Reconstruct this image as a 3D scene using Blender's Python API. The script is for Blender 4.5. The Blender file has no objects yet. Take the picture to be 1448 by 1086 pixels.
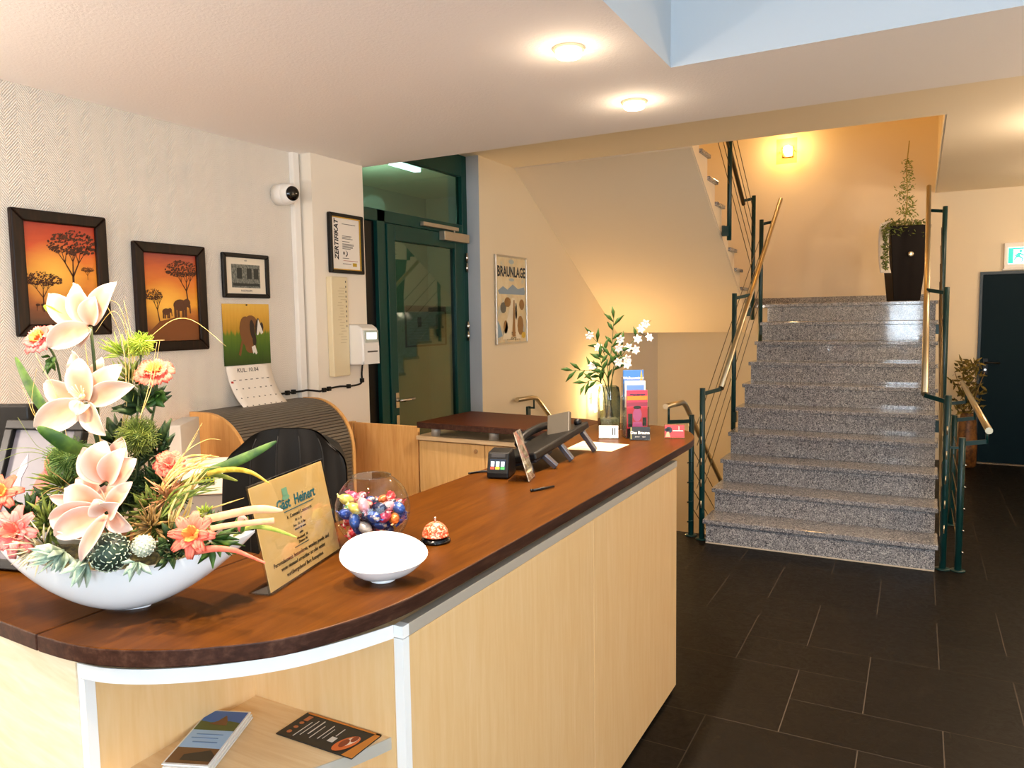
import bpy, bmesh, math, random
from mathutils import Vector, Matrix, Quaternion
random.seed(7)
PI = math.pi
scene = bpy.context.scene
COL = scene.collection

# ---------------------------------------------------------------- camera data
FPX = 1064.26                      # focal length in pixels of the 1448 px wide photograph
YAW, PITCH, ROLL = 0.495756522, 0.0851917118, -0.0153162636
CAM = Vector((0, 0, 1.70))
_f = Vector((-math.sin(YAW) * math.cos(PITCH), math.cos(YAW) * math.cos(PITCH), -math.sin(PITCH)))
_r0 = Vector((math.cos(YAW), math.sin(YAW), 0))
_u0 = _r0.cross(_f)
RIGHT = math.cos(ROLL) * _r0 + math.sin(ROLL) * _u0
UP = -math.sin(ROLL) * _r0 + math.cos(ROLL) * _u0
FWD = _f

def at(px, py, d):
    """world point seen at a photograph pixel, d metres away along the viewing axis"""
    return CAM + d * (FWD + RIGHT * ((px - 724) / FPX) - UP * ((py - 543) / FPX))

# ---------------------------------------------------------------- colours and materials
def lin(c):
    c = c.lstrip('#'); v = [int(c[i:i + 2], 16) / 255 for i in (0, 2, 4)]
    return [x / 12.92 if x <= .04045 else ((x + .055) / 1.055) ** 2.4 for x in v] + [1]

MATS = {}
def mat(name, color='#808080', rough=.5, metal=0, spec=.5, emit=None, estr=1, sss=0, coat=0, trans=0, alpha=1):
    if name in MATS: return MATS[name]
    m = bpy.data.materials.new(name); m.use_nodes = True
    b = m.node_tree.nodes['Principled BSDF']
    b.inputs['Base Color'].default_value = lin(color) if isinstance(color, str) else color
    b.inputs['Roughness'].default_value = rough
    b.inputs['Metallic'].default_value = metal
    b.inputs['Specular IOR Level'].default_value = spec
    if coat: b.inputs['Coat Weight'].default_value = coat; b.inputs['Coat Roughness'].default_value = .08
    if sss:
        b.inputs['Subsurface Weight'].default_value = sss
        b.inputs['Subsurface Radius'].default_value = (.012, .006, .004)
    if emit:
        b.inputs['Emission Color'].default_value = lin(emit)
        b.inputs['Emission Strength'].default_value = estr
    if trans: b.inputs['Transmission Weight'].default_value = trans
    if alpha < 1: b.inputs['Alpha'].default_value = alpha
    MATS[name] = m
    return m

class NT:
    def __init__(s, m): s.t = m.node_tree; s.n = s.t.nodes; s.b = s.n['Principled BSDF']
    def add(s, typ, **kw):
        n = s.n.new(typ)
        for k, v in kw.items():
            if k.startswith('i_'):
                key = k[2:]; key = int(key) if key.isdigit() else key
                n.inputs[key].default_value = v
            else: setattr(n, k, v)
        return n
    def link(s, a, b): s.t.links.new(a, b)
    def coords(s, scale=(1, 1, 1), rot=(0, 0, 0), loc=(0, 0, 0), gen='Object'):
        tc = s.add('ShaderNodeTexCoord'); mp = s.add('ShaderNodeMapping')
        mp.inputs['Scale'].default_value = scale; mp.inputs['Rotation'].default_value = rot; mp.inputs['Location'].default_value = loc
        s.link(tc.outputs[gen], mp.inputs[0]); return mp.outputs[0]
    def noise(s, vec, scale, detail=3, rough=.5, dist=0):
        n = s.add('ShaderNodeTexNoise'); n.inputs['Scale'].default_value = scale; n.inputs['Detail'].default_value = detail
        n.inputs['Roughness'].default_value = rough; n.inputs['Distortion'].default_value = dist
        if vec is not None: s.link(vec, n.inputs['Vector'])
        return n.outputs['Fac']
    def ramp(s, fac, stops):
        r = s.add('ShaderNodeValToRGB'); e = r.color_ramp.elements
        while len(e) < len(stops): e.new(.5)
        for i, (p, c) in enumerate(stops): e[i].position = p; e[i].color = lin(c) if isinstance(c, str) else c
        s.link(fac, r.inputs[0]); return r.outputs[0]
    def math(s, op, a, b=None, c=None):
        n = s.add('ShaderNodeMath', operation=op)
        for i, v in enumerate((a, b, c)):
            if v is None: continue
            if isinstance(v, (int, float)): n.inputs[i].default_value = v
            else: s.link(v, n.inputs[i])
        return n.outputs[0]
    def mix(s, fac, a, b, mode='MIX'):
        n = s.add('ShaderNodeMix', data_type='RGBA', blend_type=mode)
        for i, v in ((0, fac), (6, a), (7, b)):
            if isinstance(v, (int, float)): n.inputs[i].default_value = v
            elif isinstance(v, str): n.inputs[i].default_value = lin(v)
            else: s.link(v, n.inputs[i])
        return n.outputs[2]
    def bump(s, h, strength=.3, dist=.002):
        n = s.add('ShaderNodeBump'); n.inputs['Strength'].default_value = strength; n.inputs['Distance'].default_value = dist
        s.link(h, n.inputs['Height']); s.link(n.outputs[0], s.b.inputs['Normal'])
    def base(s, c): s.link(c, s.b.inputs['Base Color'])

def wood(name, c1, c2, c3, axis='z', rough=.35, coat=0, scale=1, spec=.4):
    m = mat(name, c2, rough, coat=coat, spec=spec); t = NT(m)
    k = {'x': (1.2, 14, 14), 'y': (14, 1.2, 14), 'z': (14, 14, 1.2)}[axis]
    v = t.coords([q * scale for q in k])
    n1 = t.noise(v, 2.2, 4, .6, .6); n2 = t.noise(v, 9, 2, .5)
    f = t.math('ADD', t.math('MULTIPLY', n1, .75), t.math('MULTIPLY', n2, .25))
    t.base(t.ramp(f, [(.3, c1), (.5, c2), (.72, c3)]))
    return m

def speckle(name, c1, c2, scale, rough=.6, lo=.4, hi=.6):
    m = mat(name, c1, rough); t = NT(m)
    t.base(t.ramp(t.noise(t.coords(), scale, 3, .6), [(lo, c1), (hi, c2)])); return m

# ---- room finishes
WALL = mat('wall_paint', '#EDDFC4', .85, spec=.2)
t = NT(WALL); n = t.noise(t.coords(), 220, 3); t.bump(n, .25, .002)
HERR = mat('herringbone_wallpaper', '#EEE6DA', .8, spec=.25)
t = NT(HERR); v = t.coords(); sx = t.add('ShaderNodeSeparateXYZ'); t.link(v, sx.inputs[0])
tri = t.math('ABSOLUTE', t.math('SUBTRACT', t.math('FRACT', t.math('MULTIPLY', sx.outputs[1], 1 / .11)), .5))
ph = t.math('ADD', t.math('MULTIPLY', sx.outputs[2], 1 / .013), t.math('MULTIPLY', tri, .11 * 1.25 / .013))
ln = t.math('ABSOLUTE', t.math('SUBTRACT', t.math('FRACT', ph), .5))
hh = t.math('ADD', ln, t.math('MULTIPLY', t.noise(v, 160, 2), .35))
t.bump(hh, 1.0, .0055)
COLP = mat('column_paint', '#F0E6D6', .8, spec=.2)
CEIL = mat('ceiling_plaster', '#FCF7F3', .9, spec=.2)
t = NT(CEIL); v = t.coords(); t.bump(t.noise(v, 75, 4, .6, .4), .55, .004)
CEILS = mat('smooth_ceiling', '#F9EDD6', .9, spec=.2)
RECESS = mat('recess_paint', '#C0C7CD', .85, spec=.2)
SOFFIT = mat('stair_plaster', '#EADCC4', .85, spec=.2)
TILE = mat('slate_tile', '#38312B', .5, spec=.12)
t = NT(TILE); v = t.coords(); n1 = t.noise(v, 3.2, 5, .65, 1.4); n2 = t.noise(v, 14, 5, .7, 2.2)
at_ = t.add('ShaderNodeAttribute', attribute_name='tone')
c = t.ramp(t.math('ADD', t.math('MULTIPLY', n1, .55), t.math('MULTIPLY', n2, .45)), [(.3, '#0A0806'), (.52, '#100D0A'), (.75, '#1D1813')])
c = t.mix(.35, c, t.ramp(at_.outputs['Fac'], [(0, '#0A0807'), (1, '#171310')])); t.base(c)
t.link(t.ramp(n2, [(.3, (.36, .36, .36, 1)), (.7, (.55, .55, .55, 1))]), t.b.inputs['Roughness'])
t.bump(t.math('ADD', n1, n2), .25, .003)
GROUT = mat('tile_grout', '#40362B', .9)
GRAN = mat('granite', '#808080', .22, spec=.6)
t = NT(GRAN); v = t.coords(); n1 = t.noise(v, 62, 3, .6, 2.4); n2 = t.noise(v, 9, 3)
c = t.ramp(n1, [(.38, '#3A3A3D'), (.47, '#76767A'), (.55, '#A3A2A3'), (.64, '#D6D3D0')])
t.base(t.mix(t.math('MULTIPLY', n2, .35), c, '#7C7A80'))
t.link(t.ramp(n2, [(.3, (.03, .03, .03, 1)), (.7, (.09, .09, .09, 1))]), t.b.inputs['Roughness'])

# ---- furniture finishes
SLAB = wood('cherry_top', '#3C1E04', '#472605', '#542F07', 'y', .35, spec=.06, scale=1.6)
SLABX = wood('cherry_top_cross', '#321505', '#371706', '#40200A', 'x', .36, spec=.04, scale=1.6)
EDGE = wood('walnut_edge', '#24140E', '#3A2219', '#553A2C', 'y', .4, spec=.2, scale=1.6)
MAPLE = wood('maple', '#DDB47C', '#E1BC87', '#E6C494', 'z', .42, scale=1.1)
MAPLEX = wood('maple_flat', '#D9B382', '#E6C697', '#EFD6AE', 'x', .42)
BEECH = wood('beech', '#C98F4E', '#DBA662', '#E3B476', 'z', .45)
ALU = mat('brushed_aluminium', '#C4BCAE', .45, .35)
WHITEPL = mat('white_edge', '#F2F2F0', .4)
CHROME = mat('chrome', '#D5D2CC', .18, 1)
BRASSY = mat('satin_steel_rail', '#C2B59A', .33, 1)
GREENM = mat('dark_green_paint', '#06302F', .32, spec=.4)
GREENF = mat('door_green', '#083F38', .3, spec=.3)
FIRED = mat('fire_door_green', '#001821', .5, spec=.1)
BLACK = mat('black_plastic', '#070707', .4, spec=.3)
BLACKM = mat('black_matte', '#050505', .7)
LEATHER = mat('black_leather', '#090807', .5, spec=.18)
t = NT(LEATHER); t.bump(t.noise(t.coords(), 420, 2), .15, .001)
WHITE = mat('white_plastic', '#EFEBE4', .4)
CERAM = mat('white_ceramic', '#E2E4E6', .18, spec=.45, coat=.2)
CREAMC = mat('cream_glaze', '#CFC3A8', .25, coat=.1)
BEIGE = mat('beige_enamel', '#E2D3AE', .5)
PAPER = mat('white_paper', '#F3EBDF', .75)
INK = mat('black_ink', '#16140F', .8)
GREYINK = mat('grey_ink', '#5E5850', .8)
FRAMEB = wood('dark_bamboo_frame', '#0A0503', '#180C06', '#341C0E', 'z', .35, spec=.25)
BRONZE = mat('dark_pot', '#150C07', .5, spec=.12)
TAMB = mat('tambour_grey', '#5E574C', .45)

def glass(name, tint='#FFFFFF', gloss=1.0, base=.04, rough=.0, tintmix=0):
    """thin clear glass: see-through with a reflection that grows towards grazing angles"""
    m = bpy.data.materials.new(name); m.use_nodes = True; nt = m.node_tree; nt.nodes.clear()
    o = nt.nodes.new('ShaderNodeOutputMaterial'); tr = nt.nodes.new('ShaderNodeBsdfTransparent'); gl = nt.nodes.new('ShaderNodeBsdfGlossy')
    mx = nt.nodes.new('ShaderNodeMixShader'); lw = nt.nodes.new('ShaderNodeLayerWeight'); lw.inputs[0].default_value = .5; pw = nt.nodes.new('ShaderNodeMath'); pw.operation = 'POWER'; pw.inputs[1].default_value = 4.5
    ad = nt.nodes.new('ShaderNodeMath'); ad.operation = 'MULTIPLY_ADD'; ad.inputs[1].default_value = gloss; ad.inputs[2].default_value = base
    ad.use_clamp = True
    tr.inputs[0].default_value = lin(tint); gl.inputs['Roughness'].default_value = rough
    L = nt.links.new
    L(lw.outputs['Facing'], pw.inputs[0]); L(pw.outputs[0], ad.inputs[0]); L(ad.outputs[0], mx.inputs[0]); L(tr.outputs[0], mx.inputs[1]); L(gl.outputs[0], mx.inputs[2]); L(mx.outputs[0], o.inputs[0])
    return m
GLASS = glass('clear_glass', '#F4F6F4', 1.0)
ACRYL = glass('clear_acrylic', '#F1F0EC', 1.0)
DOORGL = glass('tinted_door_glass', '#B4CCC0', .9, .10)
PICGL = glass('picture_glass', '#FFFFFF', .5)

# ---------------------------------------------------------------- mesh building
class MB:
    def __init__(s): s.v = []; s.f = []; s.m = []; s.sm = []
    def _add(s, vs, fs, mi=0, smooth=False):
        o = len(s.v); s.v += [tuple(v) for v in vs]
        for f in fs: s.f.append([i + o for i in f]); s.m.append(mi); s.sm.append(smooth)
        return s
    def box(s, x0, x1, y0, y1, z0, z1, mi=0):
        x0, x1 = sorted((x0, x1)); y0, y1 = sorted((y0, y1)); z0, z1 = sorted((z0, z1))
        return s._add([(x, y, z) for x in (x0, x1) for y in (y0, y1) for z in (z0, z1)],
                      [(0, 1, 3, 2), (4, 6, 7, 5), (0, 4, 5, 1), (2, 3, 7, 6), (0, 2, 6, 4), (1, 5, 7, 3)], mi)
    def obox(s, c, ux, uy, uz, hx, hy, hz, mi=0):
        c, ux, uy, uz = map(Vector, (c, ux, uy, uz))
        vs = [c + a * hx * ux + b * hy * uy + d * hz * uz for a in (-1, 1) for b in (-1, 1) for d in (-1, 1)]
        fs = [(0, 1, 3, 2), (4, 6, 7, 5), (0, 4, 5, 1), (2, 3, 7, 6), (0, 2, 6, 4), (1, 5, 7, 3)]
        if ux.cross(uy).dot(uz) < 0: fs = [f[::-1] for f in fs]
        return s._add(vs, fs, mi)
    def prism(s, poly, z0, z1, mi=0, mside=None, smooth=False):
        """poly: counter-clockwise list of (x, y)"""
        a = sum(poly[i][0] * poly[(i + 1) % len(poly)][1] - poly[(i + 1) % len(poly)][0] * poly[i][1] for i in range(len(poly)))
        if a < 0: poly = poly[::-1]
        n = len(poly); vs = [(x, y, z0) for x, y in poly] + [(x, y, z1) for x, y in poly]
        s._add(vs, [list(range(n))[::-1], list(range(n, 2 * n))], mi)
        o = len(s.v) - 2 * n
        for i in range(n):
            j = (i + 1) % n; s.f.append([o + i, o + j, o + n + j, o + n + i]); s.m.append(mi if mside is None else mside); s.sm.append(smooth)
        return s
    def extrude(s, pts, d, mi=0, smooth=False):
        """pts: 3-D polygon, d: extrusion vector"""
        pts = [Vector(p) for p in pts]; d = Vector(d); n = len(pts)
        nrm = Vector((0, 0, 0))
        for i in range(n): nrm += (pts[i] - pts[0]).cross(pts[(i + 1) % n] - pts[0])
        if nrm.dot(d) > 0: pts = pts[::-1]
        s._add(pts + [p + d for p in pts], [list(range(n)), list(range(n, 2 * n))[::-1]], mi)
        o = len(s.v) - 2 * n
        for i in range(n):
            j = (i + 1) % n; s.f.append([o + i, o + n + i, o + n + j, o + j]); s.m.append(mi); s.sm.append(smooth)
        return s
    def tube(s, path, r, n=10, mi=0, caps=True, closed=False):
        path = [Vector(p) for p in path]; k = len(path); rs = r if isinstance(r, (list, tuple)) else [r] * k
        if closed: tang = [(path[(i + 1) % k] - path[i - 1]).normalized() for i in range(k)]
        else: tang = [(path[min(i + 1, k - 1)] - path[max(i - 1, 0)]).normalized() for i in range(k)]
        ref = Vector((0, 0, 1)) if abs(tang[0].z) < .9 else Vector((1, 0, 0))
        u = tang[0].cross(ref).normalized(); o = len(s.v)
        for i in range(k):
            u = (u - tang[i] * u.dot(tang[i])).normalized(); w = tang[i].cross(u)
            for j in range(n):
                a = 2 * PI * j / n; s.v.append(tuple(path[i] + rs[i] * (math.cos(a) * u + math.sin(a) * w)))
        for i in range(k if closed else k - 1):
            for j in range(n):
                a, b = o + i * n + j, o + i * n + (j + 1) % n; i2 = (i + 1) % k
                s.f.append([a, b, o + i2 * n + (j + 1) % n, o + i2 * n + j]); s.m.append(mi); s.sm.append(True)
        if caps and not closed:
            s.f.append([o + j for j in range(n)][::-1]); s.m.append(mi); s.sm.append(False)
            s.f.append([o + (k - 1) * n + j for j in range(n)]); s.m.append(mi); s.sm.append(False)
        return s
    def cyl(s, p0, p1, r, n=20, mi=0): return s.tube([p0, p1], r, n, mi)
    def lathe(s, prof, c=(0, 0, 0), n=32, axis=None, mi=0, close=False):
        """prof: list of (radius, height) from bottom to top"""
        c = Vector(c); az = Vector(axis).normalized() if axis else Vector((0, 0, 1))
        ax = az.orthogonal().normalized() if axis else Vector((1, 0, 0)); ay = az.cross(ax); o = len(s.v); k = len(prof)
        for r, h in prof:
            for j in range(n):
                a = 2 * PI * j / n; s.v.append(tuple(c + az * h + max(r, 1e-5) * (math.cos(a) * ax + math.sin(a) * ay)))
        for i in range(k - 1):
            for j in range(n):
                s.f.append([o + i * n + j, o + i * n + (j + 1) % n, o + (i + 1) * n + (j + 1) % n, o + (i + 1) * n + j]); s.m.append(mi); s.sm.append(True)
        if prof[0][0] > 1e-4: s.f.append([o + j for j in range(n)][::-1]); s.m.append(mi); s.sm.append(False)
        if prof[-1][0] > 1e-4: s.f.append([o + (k - 1) * n + j for j in range(n)]); s.m.append(mi); s.sm.append(False)
        return s
    def grid(s, fn, nu, nv, mi=0, smooth=True):
        o = len(s.v)
        for i in range(nu + 1):
            for j in range(nv + 1): s.v.append(tuple(fn(i / nu, j / nv)))
        for i in range(nu):
            for j in range(nv):
                a = o + i * (nv + 1) + j; s.f.append([a, a + nv + 1, a + nv + 2, a + 1]); s.m.append(mi); s.sm.append(smooth)
        return s
    def ball(s, c, r, n=12, mi=0, sc=(1, 1, 1), rot=None):
        c = Vector(c); o = len(s.v); k = max(4, n // 2)
        q = rot or Quaternion()
        for i in range(k + 1):
            th = PI * i / k
            for j in range(n):
                a = 2 * PI * j / n
                p = Vector((sc[0] * max(math.sin(th), 1e-4) * math.cos(a), sc[1] * max(math.sin(th), 1e-4) * math.sin(a), -sc[2] * math.cos(th))) * r
                s.v.append(tuple(c + q @ p))
        for i in range(k):
            for j in range(n):
                s.f.append([o + i * n + j, o + i * n + (j + 1) % n, o + (i + 1) * n + (j + 1) % n, o + (i + 1) * n + j]); s.m.append(mi); s.sm.append(True)
        return s
    def blade(s, path, w, side, mi=0, fold=.25):
        """leaf blade along a path: w(t) half width, side: width direction"""
        path = [Vector(p) for p in path]; k = len(path); o = len(s.v)
        for i, p in enumerate(path):
            t = (path[min(i + 1, k - 1)] - path[max(i - 1, 0)]).normalized(); sd = Vector(side); sd = (sd - t * sd.dot(t)).normalized(); n = t.cross(sd)
            h = w(i / (k - 1))
            s.v += [tuple(p - sd * h + n * h * fold), tuple(p), tuple(p + sd * h + n * h * fold)]
        for i in range(k - 1):
            a = o + 3 * i
            s.f += [[a, a + 1, a + 4, a + 3], [a + 1, a + 2, a + 5, a + 4]]; s.m += [mi, mi]; s.sm += [True, True]
        return s
    def build(s, name, mats, parent=None, bevel=0, seg=2, solid=0, sub=0, origin=None):
        me = bpy.data.meshes.new(name)
        off = Vector(parent['_o']) if parent is not None and '_o' in parent else Vector((0, 0, 0))
        loc = Vector((0, 0, 0))
        if parent is None:
            xs = [v[0] for v in s.v]; ys = [v[1] for v in s.v]; zs = [v[2] for v in s.v]
            loc = Vector(origin) if origin else Vector(((min(xs) + max(xs)) / 2, (min(ys) + max(ys)) / 2, min(zs)))
            off = loc
        me.from_pydata([tuple(Vector(v) - off) for v in s.v], [], s.f)
        for m in (mats if isinstance(mats, (list, tuple)) else [mats]): me.materials.append(m)
        me.polygons.foreach_set('material_index', s.m); me.polygons.foreach_set('use_smooth', s.sm); me.update()
        o = bpy.data.objects.new(name, me); COL.objects.link(o); o.location = loc
        if parent is not None: o.parent = parent
        o['_o'] = tuple(off)
        if solid:
            md = o.modifiers.new('solid', 'SOLIDIFY'); md.thickness = solid; md.offset = 0
        if sub:
            md = o.modifiers.new('sub', 'SUBSURF'); md.levels = sub; md.render_levels = sub
        if bevel:
            md = o.modifiers.new('bevel', 'BEVEL'); md.width = bevel; md.segments = seg; md.limit_method = 'ANGLE'; md.angle_limit = .7; md.harden_normals = False
        return o

def tag(o, label, cat, group=None, kind=None):
    o['label'] = label; o['category'] = cat
    if group: o['group'] = group
    if kind: o['kind'] = kind
    return o

def thing(name, label, cat, loc, group=None):
    o = bpy.data.objects.new(name, None); COL.objects.link(o); o.location = loc; o.empty_display_size = .05
    o['_o'] = tuple(loc); return tag(o, label, cat, group)

def struct(name, mb, mats, **kw):
    o = mb.build(name, mats, **kw); o['kind'] = 'structure'; return o

def text(body, size, m, origin, U, V, parent, name='lettering', align='CENTER', shear=0, extrude=.0003, bold=0, sx=1.0):
    """lettering as a mesh lying on the plane spanned by U (reading direction) and V (up)"""
    cu = bpy.data.curves.new(name, 'FONT'); cu.body = body; cu.size = size; cu.align_x = align; cu.align_y = 'CENTER'
    cu.shear = shear; cu.extrude = extrude; cu.resolution_u = 2; cu.offset = bold
    ob = bpy.data.objects.new('tmp_text', cu); COL.objects.link(ob)
    dg = bpy.context.evaluated_depsgraph_get(); me = bpy.data.meshes.new_from_object(ob.evaluated_get(dg))
    bpy.data.objects.remove(ob); bpy.data.curves.remove(cu)
    U = Vector(U).normalized(); V = Vector(V).normalized(); N = U.cross(V); o0 = Vector(origin)
    off = Vector(parent['_o'])
    for v in me.vertices: v.co = o0 + U * v.co.x * sx + V * v.co.y + N * (v.co.z + .0006) - off
    me.name = name; me.materials.clear(); me.materials.append(m)
    o = bpy.data.objects.new(name, me); COL.objects.link(o); o.parent = parent; o['_o'] = tuple(off)
    return o

def flat(mb, pts, origin, U, V, eps=.0008, mi=0, th=.0004):
    """thin raised patch from 2-D points on the plane origin + u U + v V"""
    U = Vector(U); V = Vector(V); N = U.cross(V).normalized(); o = Vector(origin) + N * eps
    mb.extrude([o + U * a + V * b for a, b in pts], N * th, mi); return mb

def ell(cx, cy, rx, ry, n=16, rot=0):
    return [(cx + rx * math.cos(2 * PI * i / n) * math.cos(rot) - ry * math.sin(2 * PI * i / n) * math.sin(rot),
             cy + rx * math.cos(2 * PI * i / n) * math.sin(rot) + ry * math.sin(2 * PI * i / n) * math.cos(rot)) for i in range(n)]

def rect(x0, x1, y0, y1): return [(x0, y0), (x1, y0), (x1, y1), (x0, y1)]

def bez(p0, p1, p2, n=10):
    p0, p1, p2 = map(Vector, (p0, p1, p2))
    return [(1 - t) ** 2 * p0 + 2 * t * (1 - t) * p1 + t * t * p2 for t in [i / n for i in range(n + 1)]]

def catmull(P, n=6):
    P = [Vector(p) for p in P]; out = []
    for i in range(len(P) - 1):
        a, b, c, d = P[max(i - 1, 0)], P[i], P[i + 1], P[min(i + 2, len(P) - 1)]
        for k in range(n):
            t = k / n
            out.append(.5 * ((2 * b) + (c - a) * t + (2 * a - 5 * b + 4 * c - d) * t * t + (3 * b - a - 3 * c + d) * t ** 3))
    return out + [P[-1]]

X3, Y3, Z3 = Vector((1, 0, 0)), Vector((0, 1, 0)), Vector((0, 0, 1))
# ================================================================ ROOM SHELL
XL, XW, XD = -3.36, -3.25, -3.366        # herringbone wall, plaster wall / column face, door plane
Z1, Z2 = 2.72, 3.06                      # ceiling over the desk, ceiling towards the stairs
YB, YB2 = 9.95, 10.36                    # back wall, back wall of the lower stairwell
XR, YR = 2.6, -2.5                       # right wall and window wall behind the photographer
RH, RY = .182, .2785                     # stair riser and going

struct('wall_left', MB().box(XL - .12, XL, YR, 3.505, 0, Z1 + .1), HERR)
struct('wall_column', MB().box(XL - .12, XW, 3.505, 3.985, 0, Z1 + .05), COLP)
struct('wall_stair', MB().box(XW - .13, XW, 5.48, YB2, -2.3, 5.7), WALL)
mb = MB().box(-1.375, XR, YB, YB + .15, 0, 5.7).box(XW, -1.375, YB, YB + .15, 10 * RH - .033, 5.7)
struct('wall_back', mb, WALL)
struct('wall_stairwell', MB().box(XW, -1.36, YB2, YB2 + .1, -2.3, 1.52).box(-1.36, -1.28, 5.8, YB2 + .1, -2.3, -.02), WALL)
WY0, WY1 = -1.9, .5
struct('wall_right', MB().box(XR, XR + .1, YR, WY0, 0, 3.9).box(XR, XR + .1, WY1, YB + .15, 0, 3.9).box(XR, XR + .1, WY0, WY1, 0, .9).box(XR, XR + .1, WY0, WY1, 2.5, 3.9), WALL)
fr = MB()
for q in ((WY0, WY0 + .05, .9, 2.5), (WY1 - .05, WY1, .9, 2.5), (WY0 + .05, WY1 - .05, .9, .95), (WY0 + .05, WY1 - .05, 2.45, 2.5)): fr.box(XR + .03, XR + .09, *q)
w = struct('window_3', fr, WHITEPL)  # unseen window added in the right wall to light counter, wall and flowers
MB().box(XR + .06, XR + .064, WY0 + .05, WY1 - .05, .95, 2.45).build('pane', GLASS, w)
wins = [(-.62, .05, 1.08, 2.05), (.5, 2.35, .9, 2.5)]
mb = MB(); xs = XL
for x0, x1, z0, z1 in wins:
    mb.box(xs, x0, YR - .1, YR, 0, 3.9); mb.box(x0, x1, YR - .1, YR, 0, z0); mb.box(x0, x1, YR - .1, YR, z1, 3.9); xs = x1
mb.box(xs, XR, YR - .1, YR, 0, 3.9)
struct('wall_rear', mb, WALL)
for i, (x0, x1, z0, z1) in enumerate(wins):
    fr = MB(); b = .05
    fr.box(x0, x0 + b, YR - .09, YR - .03, z0, z1).box(x1 - b, x1, YR - .09, YR - .03, z0, z1).box(x0 + b, x1 - b, YR - .09, YR - .03, z0, z0 + b).box(x0 + b, x1 - b, YR - .09, YR - .03, z1 - b, z1)
    w = struct('window_%d' % (i + 1), fr, WHITEPL)
    MB().box(x0 + b, x1 - b, YR - .064, YR - .06, z0 + b, z1 - b).build('pane', GLASS, w)
    if i == 0:
        sl = MB(); z = z0 + b + .02
        while z < z1 - b: sl.obox((.5 * (x0 + x1), YR - .02, z), (1, 0, 0), (0, .8, .6), (0, -.6, .8), (x1 - x0) / 2 - .03, .030, .0008); z += .075
        sl.build('blind', WHITEPL, w)

# ---- floor of slate tiles in a roman pattern, with the stairwell opening left out
HOLE = (XW, -1.385, 5.80, YB2)
def minus(r, h):
    x0, x1, y0, y1 = r; a0, a1, b0, b1 = h
    if x1 <= a0 or x0 >= a1 or y1 <= b0 or y0 >= b1: return [r]
    out = []
    if x0 < a0: out.append((x0, a0, y0, y1))
    if x1 > a1: out.append((a1, x1, y0, y1))
    xa, xb = max(x0, a0), min(x1, a1)
    if y0 < b0: out.append((xa, xb, y0, b0))
    if y1 > b1: out.append((xa, xb, b1, y1))
    return out
def clip(r, c):
    x0, x1, y0, y1 = max(r[0], c[0]), min(r[1], c[1]), max(r[2], c[2]), min(r[3], c[3])
    return [(x0, x1, y0, y1)] if x1 - x0 > .004 and y1 - y0 > .004 else []
UX, UY, X0, Y0 = .2967, .3045, .1294, 5.238
mb = MB(); tones = []
ROOMR = (XL - .05, XR, YR, YB)
for a in range(-40, 40):
    for b in range(-40, 40):
        ou, ov = a + 3 * b - 2, 2 * a - b + 2
        for (u0, u1, v0, v1) in ((0, 2, 0, 2), (-2, 0, 0, 1), (-1, 0, 1, 2)):
            g = .0024
            r = (X0 + (ou + u0) * UX + g, X0 + (ou + u1) * UX - g, Y0 - (ov + v1) * UY + g, Y0 - (ov + v0) * UY - g)
            for q in clip(r, ROOMR):
                tn = random.random()
                for p in minus(q, HOLE):
                    mb._add([(p[0], p[2], 0), (p[1], p[2], 0), (p[1], p[3], 0), (p[0], p[3], 0)], [(0, 1, 2, 3)], 0); tones.append(tn)
for p in minus((XL - .1, XR, YR, YB), (XW - .08, HOLE[1], HOLE[2], HOLE[3])):
    k = len(mb.f); mb.box(p[0], p[1], p[2], p[3], -.25, -.0012, 1); tones += [.5] * (len(mb.f) - k)
fl = struct('floor', mb, [TILE, GROUT])
at_ = fl.data.attributes.new('tone', 'FLOAT', 'FACE')
at_.data.foreach_set('value', tones)
struct('floor_stairwell', MB().box(XW, -1.36, 5.8, YB2, -2.4, -2.3), TILE)

# ---- ceilings
A = [(XL - .1, YR), (-.925, YR), (-.925, 3.12), (XR, 3.12), (XR, 4.02), (XL - .1, 4.02)]
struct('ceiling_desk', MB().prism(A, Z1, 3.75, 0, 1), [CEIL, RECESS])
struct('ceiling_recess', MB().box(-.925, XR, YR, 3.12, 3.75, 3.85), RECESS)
B = [(-5.0, 4.02), (XR, 4.02), (XR, YB), (.13, YB), (.13, 6.1), (-5.0, 6.1)]
struct('ceiling_stair', MB().prism(B, Z2, 3.62, 0), CEILS)
struct('trim_1', MB().box(.118, .129, 6.1, YB, Z2 + .004, Z2 + .12), WHITEPL)
struct('ceiling_upper', MB().box(XW, .3, 5.5, YB, 5.6, 5.7), WALL)
struct('wall_upper', MB().box(.13, .25, 5.5, YB, 3.62, 5.6).box(XW, .25, 5.4, 5.5, 3.62, 5.6), WALL)

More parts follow.
